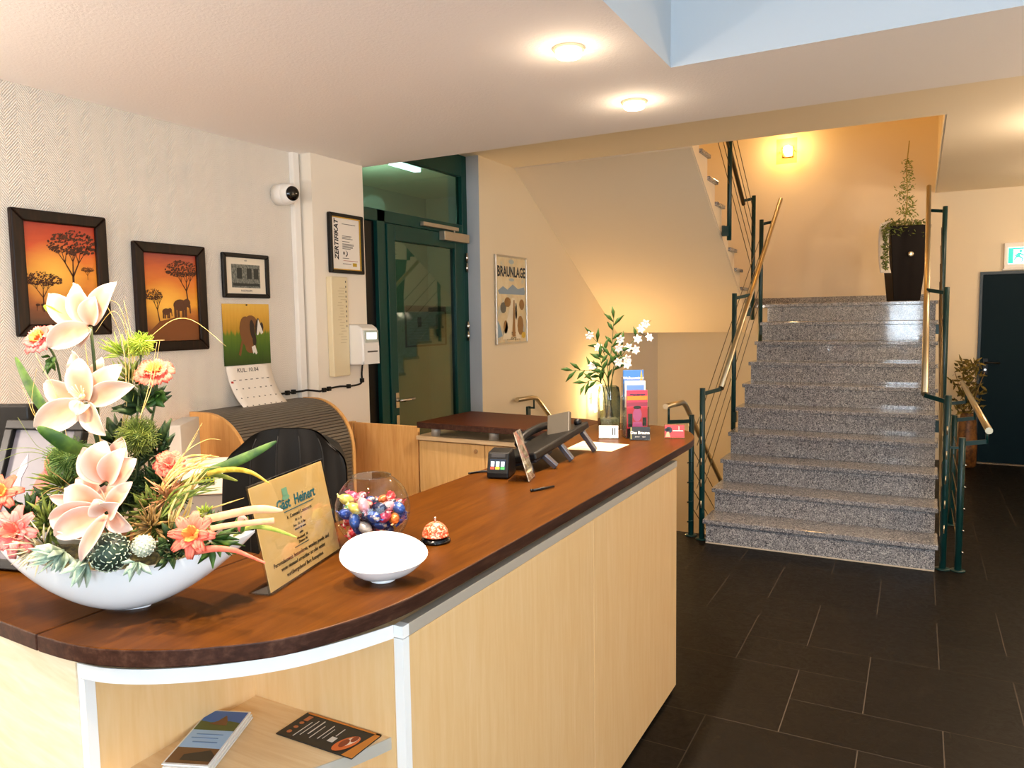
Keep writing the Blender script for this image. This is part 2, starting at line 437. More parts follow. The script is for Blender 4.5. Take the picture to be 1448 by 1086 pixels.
# ---- green glazed door with transom, in a recess of the left wall
fr = MB(); x0, x1 = XD - .06, XD
fr.box(x0, x1, 5.40, 5.478, 0, Z2).box(x0, x1, 4.27, 4.362, 0, 2.49).box(x0, x1, 3.99, 4.06, 0, Z2)
fr.box(x0, x1, 4.06, 5.40, 2.405, 2.49).box(x0, x1, 4.06, 5.40, 2.885, Z2).box(x0, x1, 4.06, 4.27, 0, .12).box(x0 + .01, x1 - .02, 4.06, 4.09, .12, 2.405)
d1 = struct('door_1', fr, GREENF, bevel=.004)
MB().box(x0 + .02, x0 + .028, 4.06, 5.40, 2.49, 2.885).build('transom_pane', DOORGL, d1)
MB().box(x0 + .02, x0 + .028, 4.09, 4.27, .12, 2.405).build('side_panel', mat('side_panel_black', '#020404', .3, spec=.3), d1)
lf = MB(); a0, a1 = 4.368, 5.395; xa, xb = XD - .045, XD + .012
lf.box(xa, xb, a0, 4.458, .01, 2.40).box(xa, xb, 5.262, a1, .01, 2.40).box(xa, xb, 4.458, 5.262, 2.285, 2.40).box(xa, xb, 4.458, 5.262, .01, .14)
leaf = lf.build('door_leaf', GREENF, d1, bevel=.006)
MB().box(xa + .02, xa + .03, 4.458, 5.262, .14, 2.285).build('door_pane', DOORGL, leaf)
h = MB(); hx = xb
h.obox((hx + .006, 4.42, 1.125), X3, Y3, Z3, .006, .019, .055).obox((hx + .006, 4.42, .965), X3, Y3, Z3, .006, .017, .05)
h.tube([(hx, 4.42, 1.125), (hx + .055, 4.42, 1.125), (hx + .06, 4.45, 1.125), (hx + .06, 4.56, 1.128)], .0105, 10)
h.build('door_handle', CHROME, leaf)
for z in (2.18, 1.61):
    MB().cyl((XD + .02, 5.425, z - .08), (XD + .02, 5.425, z - .003), .014, 14).cyl((XD + .02, 5.425, z + .003), (XD + .02, 5.425, z + .08), .014, 14).build('hinge', CHROME, d1)
cl = MB().box(xb, xb + .055, 5.03, 5.40, 2.335, 2.405)
c = cl.build('door_closer', mat('closer_silver', '#B7AD9B', .45, .7), leaf, bevel=.004)
MB().box(XD, XD + .035, 4.79, 5.29, 2.425, 2.455).cyl((XD + .02, 5.24, 2.40), (XD + .02, 5.24, 2.43), .008, 8).build('closer_arm', mat('closer_silver'), d1, bevel=.003)
struct('trim_5', MB().box(XD, XW + .002, 5.474, 5.480, 0, Z2), mat('grey_reveal', '#C2C8CE', .7))
# vestibule behind the glass
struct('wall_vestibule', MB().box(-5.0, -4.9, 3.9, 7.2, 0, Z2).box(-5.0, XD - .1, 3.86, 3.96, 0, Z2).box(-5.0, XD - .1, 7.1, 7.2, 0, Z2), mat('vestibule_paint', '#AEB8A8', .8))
struct('floor_vestibule', MB().box(-5.0, XL - .06, 3.9, 7.2, -.1, -.005), TILE)
struct('ceiling_vestibule', MB().box(-5.0, XW - .13, 6.1, 7.2, Z2, Z2 + .1), CEILS)

# ---- fire door and its frame in the back wall
dd = struct('door_2', MB().box(.61, 1.66, YB - .012, YB - .002, .01, 2.12), FIRED, bevel=.004)
MB().box(.585, .612, YB - .03, YB, 0, 2.15).box(1.658, 1.69, YB - .03, YB, 0, 2.15).box(.612, 1.658, YB - .03, YB, 2.118, 2.15).build('door_frame', mat('frame_dark', '#0A1F24', .4), dd)
h = MB().obox((.665, YB - .018, 1.10), X3, Y3, Z3, .022, .006, .085)
h.tube([(.665, YB - .02, 1.14), (.665, YB - .07, 1.14), (.69, YB - .075, 1.14), (.80, YB - .075, 1.14)], .011, 8)
hh = h.build('door_handle', BLACK, dd)
MB().cyl((.665, YB - .0245, 1.06), (.665, YB - .028, 1.06), .013, 12).build('lock_cylinder', CHROME, dd)
gold = mat('olive_letters', '#4C5A22', .6)
text('Zutritt', .07, gold, (1.10, YB - .0125, 1.815), X3, Z3, dd, align='CENTER')
text('Nur für Personal', .055, gold, (1.22, YB - .0125, 1.74), X3, Z3, dd, align='CENTER')
struct('trim_2', MB().box(.61, 1.66, YB - .06, YB - .03, 0, .012), mat('threshold', '#7A6A55', .5, .6))

# white trunking that runs up in the corner by the column
struct('trim_3', MB().box(XL, XL + .035, 3.435, 3.485, 0, Z1), WHITE, bevel=.003)
# ================================================================ STAIRS
YN = 5.56                                # first nosing
lower = thing('staircase', 'grey granite staircase going up to the half landing, facing the room', 'staircase', (-.62, 6.9, 0))
body = [(YN + .02 + .02, 0)]
for n in range(10):
    y = YN + .04 + n * RY
    body += [(y, n * RH), (y, (n + 1) * RH - .033)]
body = body[1:] + [(8.9, 10 * RH - .033), (8.9, 1.52), (8.3, 1.52), (8.3, 0)]
MB().extrude([(-1.36, y, z) for y, z in body], (1.475, 0, 0)).build('stair_body', SOFFIT, lower)
for n in range(10):
    y = YN + n * RY; z = (n + 1) * RH
    if n < 9: MB().box(-1.395, .150, y, y + RY + .045, z - .033, z).build('tread', GRAN, lower, bevel=.004)
    MB().box(-1.375, .132, y + .02, y + .04, n * RH + (0 if n == 0 else .001), z - .034).build('riser', GRAN, lower)
Y10 = YN + 9 * RY
land = [(-1.395, Y10), (.150, Y10), (.150, YB - .001), (XW + .002, YB - .001), (XW + .002, 8.37), (-1.395, 8.37)]
MB().prism(land, 10 * RH - .033, 10 * RH).build('landing', GRAN, lower, bevel=.004)
MB().box(XW + .002, -1.36, 8.75, YB2 - .002, 1.52, 10 * RH - .034).box(-1.36, .13, 8.75, YB - .002, 1.52, 10 * RH - .034).box(-1.65, -1.36, 8.4, 8.75, 1.52, 10 * RH - .034).build('landing_slab', SOFFIT, lower)
MB().box(-3.2, .10, YB - .015, YB, 10 * RH + .001, 10 * RH + .10).build('skirting', GRAN, lower)
struct('trim_4', MB().box(-1.375, .132, YN + .014, YN + .02, 0, .008), mat('stair_joint', '#C8BBA6', .6))

# upper flight coming back towards the room
up = thing('upper_staircase', 'upper stair flight with plastered sloping underside above the desk lamp', 'staircase', (-2.4, 7.0, 1.82))
KY = 8.35
top = []
for k in range(8):
    y = KY - k * RY - .02
    top += [(y, 1.82 + k * RH - (.033 if k else 0)), (y, 1.82 + (k + 1) * RH - .033)]
poly = [(8.725, 1.522), (8.725, 1.786), (KY - .02, 1.786)] + top[1:] + [(6.12, 1.82 + 8 * RH - .033), (6.12, 3.052)]
MB().extrude([(XW + .001, y, z) for y, z in poly], (1.60, 0, 0)).build('stair_body', SOFFIT, up)
MB().extrude([(-1.65, 8.725, 1.53), (-1.65, 8.725, 1.57), (-1.65, 6.12, 3.10), (-1.65, 6.12, 3.06)], (.012, 0, 0)).build('edge_bead', SOFFIT, up)
for k in range(9):
    y = KY - k * RY; z = 1.82 + (k + 1) * RH
    MB().box(XW + .001, -1.622, y - RY - .02, y, z - .033, z).build('tread', GRAN, up, bevel=.004)

# flight going down beside the wall
dn = thing('descending_staircase', 'stairs going down beside the wall, behind the reception desk', 'staircase', (-2.3, 5.9, -2.3))
poly = [(5.805, -.03)]
for k in range(10):
    y = 5.805 + k * RY; poly += [(y, -(k + 1) * RH), (y + RY, -(k + 1) * RH)]
poly += [(8.6, -2.29), (5.805, -2.29)]
MB().extrude([(XW + .001, y, z) for y, z in poly[1:]], (1.86, 0, 0)).build('stair_body', GRAN, dn)

# ---- railings
def rail_post(par, x, y, z0, z1, foot=True):
    m = MB().cyl((x, y, z0), (x, y, z1), .021, 16)
    if foot: m.lathe([(.046, 0), (.046, .008), (.022, .011)], (x, y, z0), 20)
    return m.build('post', GREENM, par, bevel=.0015, seg=1)
def arm(par, a, b):
    a = Vector(a); b = Vector(b); d = (b - a); u = d.normalized(); v = u.cross(Z3).normalized()
    MB().obox((a + b) / 2, u, v, v.cross(u), d.length / 2, .007, .014).build('bracket', GREENM, par)
def wire(par, a, b, posts):
    a = Vector(a); b = Vector(b)
    m = MB().tube([a, b], .0035, 6)
    o = m.build('wire', mat('wire_steel', '#6E6046', .35, .9), par); return o
def mount(par, x, y, z, dx):
    MB().box(x - abs(dx) if dx < 0 else x, x if dx < 0 else x + dx, y - .03, y + .03, z - .05, z + .04).build('side_mount', GREENM, par)
sl = RH / RY
def stair_rail(name, label, px, hx, group):
    par = thing(name, label, 'railing', (px, 5.65, 0), group)
    posts = [(5.655, 0, 1.165), (6.74, .70, 1.90), (7.97, 1.44, 2.665)]
    for y, z0, z1 in posts:
        rail_post(par, px, y, z0, z1, z0 == 0)
        arm(par, (px, y, z1 - .045), (hx, y + .10, z1 - .015))
        if z0: mount(par, px, y, z0 + .12, -.05 if px > 0 else .03)
    s2 = .667; y0, y1 = 5.78, 8.42
    f = lambda y: 1.155 + (y - 5.78) * s2
    MB().tube([(hx, y0, f(y0)), (hx, y1, f(y1))], .0215, 16).build('handrail', BRASSY, par)
    for k in range(5):
        z = .93 - k * .165
        wire(par, (px - .024, 5.60, z - .03), (px - .024, 8.02, z + 2.37 * s2 - .03), posts)
    for y, z0, z1 in posts[:1]:
        for k in range(5):
            z = .93 - k * .165
            MB().tube([(px, y - .026, z - .02), (px, y - .028, z + .035)], .005, 6).build('wire_clip', BRASSY, par)
    return par
stair_rail('stair_railing', 'railing along the left edge of the granite stairs, with wires', -1.425, -1.315, 'railings of the granite stairs')
stair_rail('stair_railing', 'railing along the right edge of the granite stairs', .180, .047, 'railings of the granite stairs')

par = thing('stair_railing', 'dark green railing on the upper flight, hanging above the soffit edge', 'railing', (-1.52, 7.5, 1.9))
for y, z0, z1 in ((8.30, 1.66, 2.96), (7.15, 2.40, 3.60)):
    rail_post(par, -1.565, y, z0, z1, False)
    arm(par, (-1.565, y, z1 - .03), (-1.66, y - .05, z1 - .05)); mount(par, -1.565, y, z0 + .09, -.06)
MB().tube([(-1.67, 8.30, 2.88), (-1.67, 6.3, 2.88 + 2.0 * .655)], .021, 14).build('handrail', mat('dark_rail', '#5A4E34', .3, .9), par)
for k in range(5):
    z = 2.80 - k * .165
    wire(par, (-1.565, 8.30, z), (-1.565, 6.3, z + 2.0 * .655), None)

par = thing('stair_railing', 'dark green railing of the descending stairs, with a bent handrail end', 'railing', (-1.525, 5.72, 0))
rail_post(par, -1.525, 5.72, 0, .95); rail_post(par, -1.525, 7.1, -.98, .05, False); mount(par, -1.525, 7.1, -.86, .16)
hr = [(-1.60, 5.29, 1.057), (-1.60, 5.74, 1.04), (-1.60, 5.80, 1.02), (-1.60, 5.86, .985), (-1.60, 7.3, -.01)]
MB().tube(hr, .0205, 14).build('handrail', BRASSY, par)
arm(par, (-1.525, 5.72, .90), (-1.60, 5.36, .935)); MB().cyl((-1.60, 5.37, .93), (-1.60, 5.37, 1.05), .009, 8).build('bracket', GREENM, par)
arm(par, (-1.525, 7.1, .02), (-1.60, 7.1, .08))
for k in range(4): wire(par, (-1.525, 5.72, .70 - k * .155), (-1.525, 7.2, .70 - k * .155 - 1.48 * .66), None)
for k in range(5): MB().tube([(-1.55, 5.70, .73 - k * .155), (-1.50, 5.70, .745 - k * .155)], .006, 6).build('wire_clip', GREENM, par)

par = thing('wall_handrail', 'steel handrail on the stair wall, going down behind the brown worktop', 'handrail', (-3.2, 6.0, 0))
MB().tube([(-3.18, 5.97, .977), (-3.18, 6.28, .968), (-3.18, 6.36, .955), (-3.18, 6.42, .915), (-3.18, 7.7, -.03)], .021, 14).build('rail', BRASSY, par)
MB().box(XW, XW + .02, 6.28, 6.34, .78, .88).box(XW + .02, XW + .075, 6.30, 6.32, .86, .875).cyl((-3.18, 6.31, .865), (-3.18, 6.31, .95), .008, 8).build('bracket', GREENM, par)

par = thing('guard_railing', 'low dark green guard railing on the floor right of the granite stairs', 'railing', (.27, 5.65, 0))
for y in (5.66, 6.9, 8.15):
    rail_post(par, .268, y, 0, .89)
    arm(par, (.268, y, .85), (.405, y + .02, .87)); MB().cyl((.405, y + .02, .86), (.405, y + .02, .96), .009, 8).build('bracket', GREENM, par)
MB().tube([(.407, 5.57, .955), (.407, 9.0, .985)], .0215, 16).build('handrail', BRASSY, par)
for k in range(5): wire(par, (.268, 5.64, .72 - k * .145), (.268, 8.2, .72 - k * .145), None)
MB().box(.19, .26, 5.65, 5.662, .815, .83).build('tie', GREENM, par)
for k in range(5): MB().tube([(.285, 5.635, .72 - k * .145), (.295, 5.632, .71 - k * .145)], .006, 6).build('wire_clip', CHROME, par)
# ================================================================ RECEPTION COUNTER
ZT, ZB = 1.12, 1.086                     # worktop, top and underside
BT = 1.058                               # top of the front cabinets
out = [(-1.455, .783), (-1.36, .786), (-1.276, .802), (-1.184, .842), (-1.105, .897), (-1.018, .980), (-.960, 1.107), (-.930, 1.25), (-.923, 1.45)]
curve = [(p.x, p.y) for p in catmull([(x, y, 0) for x, y in out], 6)]
far = [(p.x, p.y) for p in catmull([(-.923, 3.40, 0), (-.930, 3.52, 0), (-.958, 3.64, 0), (-1.02, 3.77, 0), (-1.11, 3.86, 0), (-1.24, 3.915, 0), (-1.40, 3.935, 0)], 5)]
pm = curve + far + [(-1.56, 3.94), (-1.56, 3.52), (-1.51, 3.46), (-1.485, 3.38), (-1.48, 1.36), (-1.455, 1.33)]
top = MB().prism(pm, ZB, ZT, 0, 1, smooth=False).build('worktop', [SLAB, EDGE], bevel=.003)
tag(top, 'long brown cherry worktop of the reception counter with rounded ends', 'countertop')
pl = [(-1.458, .783), (-1.458, 1.33), (-2.75, 1.36), (-2.75, .93), (-1.9, .822), (-1.62, .790)]
top2 = MB().prism(pl, ZB, ZT, 0, 1).build('worktop', [SLAB, EDGE], bevel=.003)
tag(top2, 'brown worktop section under the left half of the white flower bowl', 'countertop')
pb = [(-1.563, 3.50), (-1.563, 3.955), (-1.70, 4.02), (-2.52, 4.10), (-2.54, 3.53)]
top3 = MB().prism(pb, ZB, ZT, 0, 1).build('worktop', [SLABX, EDGE], bevel=.003)
tag(top3, 'raised brown worktop across the back of the desk, before the green door', 'countertop')

# front cabinet below the long worktop
fc = thing('counter_cabinet', 'maple front cabinet under the long worktop, facing the stairs', 'cabinet', (-1.2, 2.26, 0))
YA, YE = 1.24, 3.287
MB().box(-1.40, -.962, YA + .02, YE - .02, .06, BT - .03).build('carcass', MAPLE, fc)
for a, b in ((YA + .021, 2.30), (2.302, YE)):
    MB().box(-.962, -.942, a, b, .012, BT - .029).build('front_panel', MAPLE, fc, bevel=.0015)
MB().box(-.965, -.941, YA + .021, YE, BT - .0275, BT).build('edge_strip', ALU, fc, bevel=.001)
MB().box(-1.40, -.965, YE - .02, YE, .012, BT).build('end_panel', MAPLE, fc)
MB().box(-1.40, -.965, YA, YA + .02, .012, BT).build('end_panel', MAPLE, fc)
MB().box(-.9652, -.941, YA - .001, YA + .0205, .012, BT - .028).build('corner_post', WHITEPL, fc)
MB().box(-.9652, -.941, YA - .001, YA + .0205, BT - .026, BT).build('corner_cap', WHITEPL, fc)
MB().box(-1.36, -1.0, YA + .05, YE - .05, 0, .06).build('plinth', BLACKM, fc)
MB().box(-1.40, -.966, YA, YE, BT - .03, BT - .001).build('top_board', MAPLEX, fc)
for y in (1.5, 2.3, 3.1): MB().cyl((-1.06, y, BT - .001), (-1.06, y, ZB - .0005), .022, 16).build('standoff', ALU, fc)

# open quarter-round corner shelf
CX, CY = -1.385, YA
cs = thing('corner_shelf', 'open quarter-round maple corner shelf with white edge bands', 'shelf', (-1.2, 1.0, 0))
qs = [(-1.400, .826), (-1.335, .836), (-1.268, .862), (-1.205, .900), (-1.150, .943), (-1.095, .997), (-1.050, 1.055), (-1.010, 1.130), (-.985, 1.19), (-.968, 1.238)]
qc = [(p.x, p.y) for p in catmull([(x, y, 0) for x, y in qs], 5)]
def quarter(z0, z1, name, inset=0, band=None, mt=MAPLEX):
    pts = [(CX + (x - CX) * (1 - inset), CY + (y - CY) * (1 - inset)) for x, y in qc]
    o = MB().prism(pts + [(CX - .016, CY)], z0, z1, 0).build(name, mt, cs)
    if band:
        m = MB(); q = [(CX + (x - CX) * (1 - inset) , CY + (y - CY) * (1 - inset)) for x, y in qc]; q2 = [(x + (x - CX) * .008, y + (y - CY) * .008) for x, y in q]
        m.prism(q2 + q[::-1], z0 - .0005, z1 + .0005, 0, smooth=False); m.build('edge_band', band, o)
    return o
quarter(BT - .028, BT, 'top_board', 0, WHITEPL)
quarter(.780, .806, 'shelf_board', .03, ALU)
quarter(.42, .446, 'shelf_board', .03, ALU)
quarter(.03, .056, 'bottom_board', .03, ALU)
MB().box(-1.402, CX, .845, CY, .012, BT - .028).build('side_panel', MAPLE, cs)
MB().box(-1.404, -1.384, .825, .846, .012, BT - .030).build('edge_post', WHITEPL, cs)
MB().box(CX, -.967, CY - .0035, CY - .0005, .012, BT - .028).build('back_panel', MAPLE, cs)

# left run of the counter
lr = thing('counter_cabinet', 'pale maple cabinet front at the bottom left, left of the corner shelf', 'cabinet', (-2.0, 1.05, 0))
wht = wood('pale_maple', '#E5CFA8', '#EFDDBD', '#F5E9D2', 'x', .42)
MB().extrude([(-1.405, .822, .012), (-2.75, .968, .012), (-2.75, 1.30, .012), (-1.405, 1.30, .012)], (0, 0, ZB - .016)).build('front_panel', wht, lr)

# back cabinet under the raised worktop
bc = thing('counter_cabinet', 'maple back cabinet under the raised brown worktop', 'cabinet', (-2.05, 3.8, 0))
MB().box(-2.56, -1.47, 3.62, 4.03, .05, 1.002).build('carcass', BEECH, bc)
MB().box(-2.585, -1.47, 3.585, 4.05, 1.006, 1.030).build('top_board', MAPLEX, bc, bevel=.002)
for a, b in ((-2.575, -2.13), (-2.125, -1.68)):
    d = MB().box(a, b, 3.60, 3.62, .06, .999).build('cabinet_door', wood('beech_light', '#C99B5E', '#D8AD6F', '#E2BC84', 'z', .42), bc, bevel=.0015)
    MB().cyl((b - .055, 3.60, .962), (b - .055, 3.594, .962), .012, 14).build('lock', CHROME, d)
for x in (-2.47, -2.08): MB().cyl((x, 3.625, 1.030), (x, 3.625, ZB), .028, 20).build('standoff', ALU, bc)

MB().box(-2.50, -1.50, 3.68, 4.0, 0, .05).build('plinth', BLACKM, bc)
# swing gate
gt = thing('swing_gate', 'low maple swing gate between the column and the back cabinet', 'gate', (-2.86, 3.64, .1))
MB().box(-3.085, -2.60, 3.625, 3.645, .10, 1.078).build('gate_panel', BEECH, gt, bevel=.002)
MB().box(-3.125, -3.095, 3.62, 3.66, 0, 1.082).build('hinge_post', BEECH, gt, bevel=.002)
m = MB()
for z in (.93, .35): m.cyl((-3.09, 3.618, z - .05), (-3.09, 3.618, z + .05), .008, 10).box(-3.10, -3.075, 3.615, 3.622, z - .05, z + .05)
m.build('hinge', CHROME, gt)

# roll-front cabinet against the left wall
rc = thing('roll_front_cabinet', 'beech cabinet with a grey rounded roller front by the left wall', 'cabinet', (-3.15, 3.05, 0))
def prof(r, x1, ztop):
    pts = [(XL + .002, 0), (x1, 0)]
    for i in range(13):
        a = i / 12 * PI / 2
        pts.append((x1 - r + r * math.cos(a), ztop - r + r * math.sin(a)))
    return pts + [(XL + .002, ztop)]
pr = prof(.30, -2.94, 1.245)
for y in (2.645, 3.44): MB().extrude([(x, y, z) for x, z in pr], (0, .022, 0)).build('side_panel', BEECH, rc, bevel=.002)
m = MB(); pi = prof(.29, -2.958, 1.232)[1:]
m.extrude([(XL + .004, 2.668, .02)] + [(x, 2.668, z) for x, z in pi], (0, .77, 0)); m.build('carcass', mat('tambour_core', '#3F3A33', .6), rc)
m = MB(); path = [Vector((x, 0, z)) for x, z in prof(.295, -2.95, 1.238)[1:]]
seg = []; 
for i in range(len(path) - 1):
    L = (path[i + 1] - path[i]).length; k = max(1, round(L / .021))
    for j in range(k): seg.append((path[i].lerp(path[i + 1], (j + .5) / k), (path[i + 1] - path[i]).normalized(), L / k))
for p, d, L in seg:
    n = Vector((d.z, 0, -d.x)); m.obox((p.x, 3.053, p.z), d, Y3, n, L * .42, .384, .004)
m.build('roller_shutter', TAMB, rc, bevel=.0015, seg=1)

# inner desk that carries the printer
dk = thing('office_desk', 'low office desk behind the counter, mostly hidden by the flowers', 'desk', (-3.0, 1.95, 0))
MB().box(XL + .003, -2.47, 1.45, 2.63, .72, .75).build('desk_top', BEECH, dk)
for y in (1.5, 2.58): MB().box(XL + .01, -2.52, y - .015, y + .015, 0, .72).build('side_panel', BEECH, dk)
# ================================================================ THINGS ON THE WALLS
def framed(name, label, cat, x, y0, y1, z0, z1, fw, fd, fm, lip=None, group=None, roll=0):
    """picture on a wall facing +X: frame of four mitred bars, a picture panel, returns (thing, panel, origin)"""
    r = thing(name, label, cat, (x, (y0 + y1) / 2, z0), group)
    m = MB(); o = [(y0, z0), (y1, z0), (y1, z1), (y0, z1)]; i = [(y0 + fw, z0 + fw), (y1 - fw, z0 + fw), (y1 - fw, z1 - fw), (y0 + fw, z1 - fw)]
    for k in range(4):
        j = (k + 1) % 4
        m.extrude([(x + .001, *o[k]), (x + .001, *o[j]), (x + .001, *i[j]), (x + .001, *i[k])], (fd, 0, 0))
    m.build('frame', fm, r, bevel=min(.006, fw * .2))
    if lip:
        m = MB(); b = .006
        for a0, a1, b0, b1 in ((y0 + fw, y1 - fw, z0 + fw, z0 + fw + b), (y0 + fw, y1 - fw, z1 - fw - b, z1 - fw), (y0 + fw, y0 + fw + b, z0 + fw + b, z1 - fw - b), (y1 - fw - b, y1 - fw, z0 + fw + b, z1 - fw - b)):
            m.box(x + .002, x + fd * .75, a0, a1, b0, b1)
        m.build('inner_lip', lip, r)
    return r

def sunset(name, z0, z1, yc, zc, bands):
    m = mat(name, '#D8702A', .35); t = NT(m); tc = t.add('ShaderNodeNewGeometry'); sx = t.add('ShaderNodeSeparateXYZ'); t.link(tc.outputs['Position'], sx.inputs[0])
    f = t.math('DIVIDE', t.math('SUBTRACT', sx.outputs[2], z0), z1 - z0)
    f = t.math('ADD', f, t.math('MULTIPLY', t.math('SUBTRACT', t.noise(t.coords((1, 3, 14)), 3, 3), .5), .12))
    c = t.ramp(f, bands)
    d = t.math('SQRT', t.math('ADD', t.math('POWER', t.math('SUBTRACT', sx.outputs[1], yc), 2.), t.math('POWER', t.math('SUBTRACT', sx.outputs[2], zc), 2.)))
    g = t.math('SUBTRACT', 1.0, t.math('DIVIDE', d, .15)); g = t.math('MAXIMUM', g, 0)
    t.base(t.mix(t.math('MULTIPLY', g, 1.0), c, '#FFC24A')); return m
SILH = mat('painted_brown', '#4E2812', .6); SILH2 = mat('painted_umber', '#5A3318', .6)

def acacia(par, org, U, V, cx, base, h, w, seed, lean=0, mt=None):
    """painted umbrella tree: trunk with forks and a dotted crown"""
    rnd = random.Random(seed); m = MB()
    def limb(a, b, w0, w1):
        d = Vector((b[0] - a[0], b[1] - a[1])); n = Vector((-d.y, d.x)).normalized()
        flat(m, [(a[0] - n.x * w0, a[1] - n.y * w0), (b[0] - n.x * w1, b[1] - n.y * w1), (b[0] + n.x * w1, b[1] + n.y * w1), (a[0] + n.x * w0, a[1] + n.y * w0)], org, U, V, .0010)
    fk = (cx + lean * .3, base + h * .34)
    limb((cx, base), fk, h * .018, h * .013)
    for sx, tx in ((-1, .20), (.25, .06), (1, .17)):
        f2 = (fk[0] + sx * w * tx * .75, fk[1] + h * (.17 + .05 * rnd.random())); limb(fk, f2, h * .011, h * .007)
        for q in (-.13, .0, .12):
            f3 = (f2[0] + w * (q + sx * .07), f2[1] + h * (.16 + .06 * rnd.random())); limb(f2, f3, h * .006, h * .003)
    for k in range(280):
        a = rnd.random() * 2 * PI; rr = math.sqrt(rnd.random())
        px, py = cx + lean + w * .52 * rr * math.cos(a), base + h * (.74 + .22 * rr * (math.sin(a) if math.sin(a) > 0 else .5 * math.sin(a)))
        flat(m, ell(px, py, w * (.016 + .024 * rnd.random()), h * (.007 + .010 * rnd.random()), 6, rnd.random()), org, U, V, .0012 + .0001 * (k % 12))
    return m.build('painted_tree', mt or SILH, par)

def elephant(par, org, U, V, cx, base, s, flip=1):
    m = MB(); p = lambda q: [(cx + flip * a * s, base + b * s) for a, b in q]
    m_ = lambda q, e=.0011: flat(m, p(q) if flip > 0 else p(q)[::-1], org, U, V, e)
    m_(ell(0, .62, .42, .30, 16)); m_(ell(.40, .74, .2, .22, 12), .0013)
    for x in (-.32, -.14, .14, .30): m_(rect(x - .07, x + .07, 0, .55), .0014)
    m_([(.50, .80), (.60, .60), (.62, .2), (.55, .2), (.5, .55)], .0016); m_(ell(.28, .74, .12, .18, 10), .0018)
    return m.build('painted_elephant', SILH2, par)

# two safari paintings
U, V = Y3, Z3
r = framed('framed_painting', 'larger dark-framed sunset painting of acacia trees, leftmost on the wall', 'painting', XL, 1.808, 2.228, 1.66, 2.2, .052, .028, FRAMEB, group='sunset paintings')
pic = MB().box(XL + .002, XL + .012, 1.858, 2.178, 1.71, 2.15).build('canvas', sunset('sunset_acacia', 1.71, 2.15, 1.98, 1.93, [(0, '#4A2410'), (.14, '#7A3E17'), (.28, '#C9701F'), (.5, '#E99225'), (.75, '#D9531F'), (1, '#A82A18')]), r)
og = Vector((XL + .012, 1.858, 1.71))
acacia(pic, og, U, V, .205, .10, .33, .22, 3, .01); acacia(pic, og, U, V, .07, .055, .18, .17, 5, .0); acacia(pic, og, U, V, .275, .20, .06, .06, 6, 0, SILH2)
m = MB(); rnd = random.Random(2)
for k in range(3): flat(m, ell(.045 + k * .022, .085, .010, .006, 8), og, U, V, .0012); flat(m, rect(.04 + k * .022, .0425 + k * .022, .06, .085), og, U, V, .0012)
m.build('painted_antelope', SILH, pic)
r = framed('framed_painting', 'smaller dark-framed sunset painting with two elephants, second from the left', 'painting', XL, 2.362, 2.775, 1.568, 2.108, .052, .028, FRAMEB, group='sunset paintings')
pic = MB().box(XL + .002, XL + .012, 2.412, 2.725, 1.618, 2.058).build('canvas', sunset('sunset_elephants', 1.618, 2.058, 2.53, 1.79, [(0, '#5A2E14'), (.12, '#8A4A1C'), (.3, '#B5651E'), (.42, '#EFA52E'), (.65, '#DE7A1E'), (.85, '#C85A22'), (1, '#8E2F2A')]), r)
og = Vector((XL + .012, 2.412, 1.618))
acacia(pic, og, U, V, .255, .17, .25, .19, 8, -.03); acacia(pic, og, U, V, .08, .10, .17, .1, 9, -.03)
elephant(pic, og, U, V, .205, .12, .10); elephant(pic, og, U, V, .12, .115, .055)
m = MB(); flat(m, [(.02, .0), (.31, .0), (.31, .10), (.25, .115), (.17, .12), (.08, .10), (.02, .05)], og, U, V, .0006); m.build('painted_ground', mat('painted_ochre', '#7C4519', .6), pic)

# small engraving
r = framed('framed_print', 'small black-framed grey engraving above the dog calendar', 'picture', XL, 2.893, 3.225, 1.845, 2.092, .024, .022, BLACK)
pic = MB().box(XL + .002, XL + .010, 2.915, 3.203, 1.867, 2.070).build('mount_board', mat('cream_card', '#E8DCC6', .6), r)
og = Vector((XL + .010, 2.915, 1.867))
m = MB(); flat(m, rect(.042, .246, .035, .165), og, U, V, .0006); en = m.build('engraving', speckle('engraving_grey', '#4E5149', '#8B8C80', 90, .7, .35, .65), pic)
m = MB(); 
for x in (.08, .15, .2): flat(m, rect(x, x + .035, .085, .145), og, U, V, .0012)
flat(m, rect(.05, .24, .045, .06), og, U, V, .0012); m.build('painted_house', mat('engraving_dark', '#33352F', .7), en)
text('ROSSTRAPPE', .014, GREYINK, og + Vector((.0005, .145, .018)), U, V, pic); text('1873', .010, GREYINK, og + Vector((.0005, .145, .186)), U, V, pic)

# dog calendar, lower sheet curling out over the roller cabinet
r = thing('wall_calendar', 'wall calendar with a brown and white dog photo, its sheet curling outward', 'calendar', (XL, 3.05, 1.47))
dog = mat('calendar_photo', '#6A8A1C', .35); t = NT(dog); g = t.add('ShaderNodeNewGeometry'); sx = t.add('ShaderNodeSeparateXYZ'); t.link(g.outputs['Position'], sx.inputs[0])
f = t.math('DIVIDE', t.math('SUBTRACT', sx.outputs[2], 1.468), .345); f = t.math('ADD', f, t.math('MULTIPLY', t.math('SUBTRACT', t.noise(t.coords((1, 26, 3)), 3, 3), .5), .22))
t.base(t.ramp(f, [(0, '#23400A'), (.3, '#3F6510'), (.5, '#5A7A14'), (.56, '#B58A1C'), (.8, '#D7A235'), (1, '#E3B548')]))
ph = MB().box(XL + .003, XL + .006, 2.885, 3.222, 1.468, 1.812).build('photo_sheet', dog, r)
og = Vector((XL + .006, 2.885, 1.468))
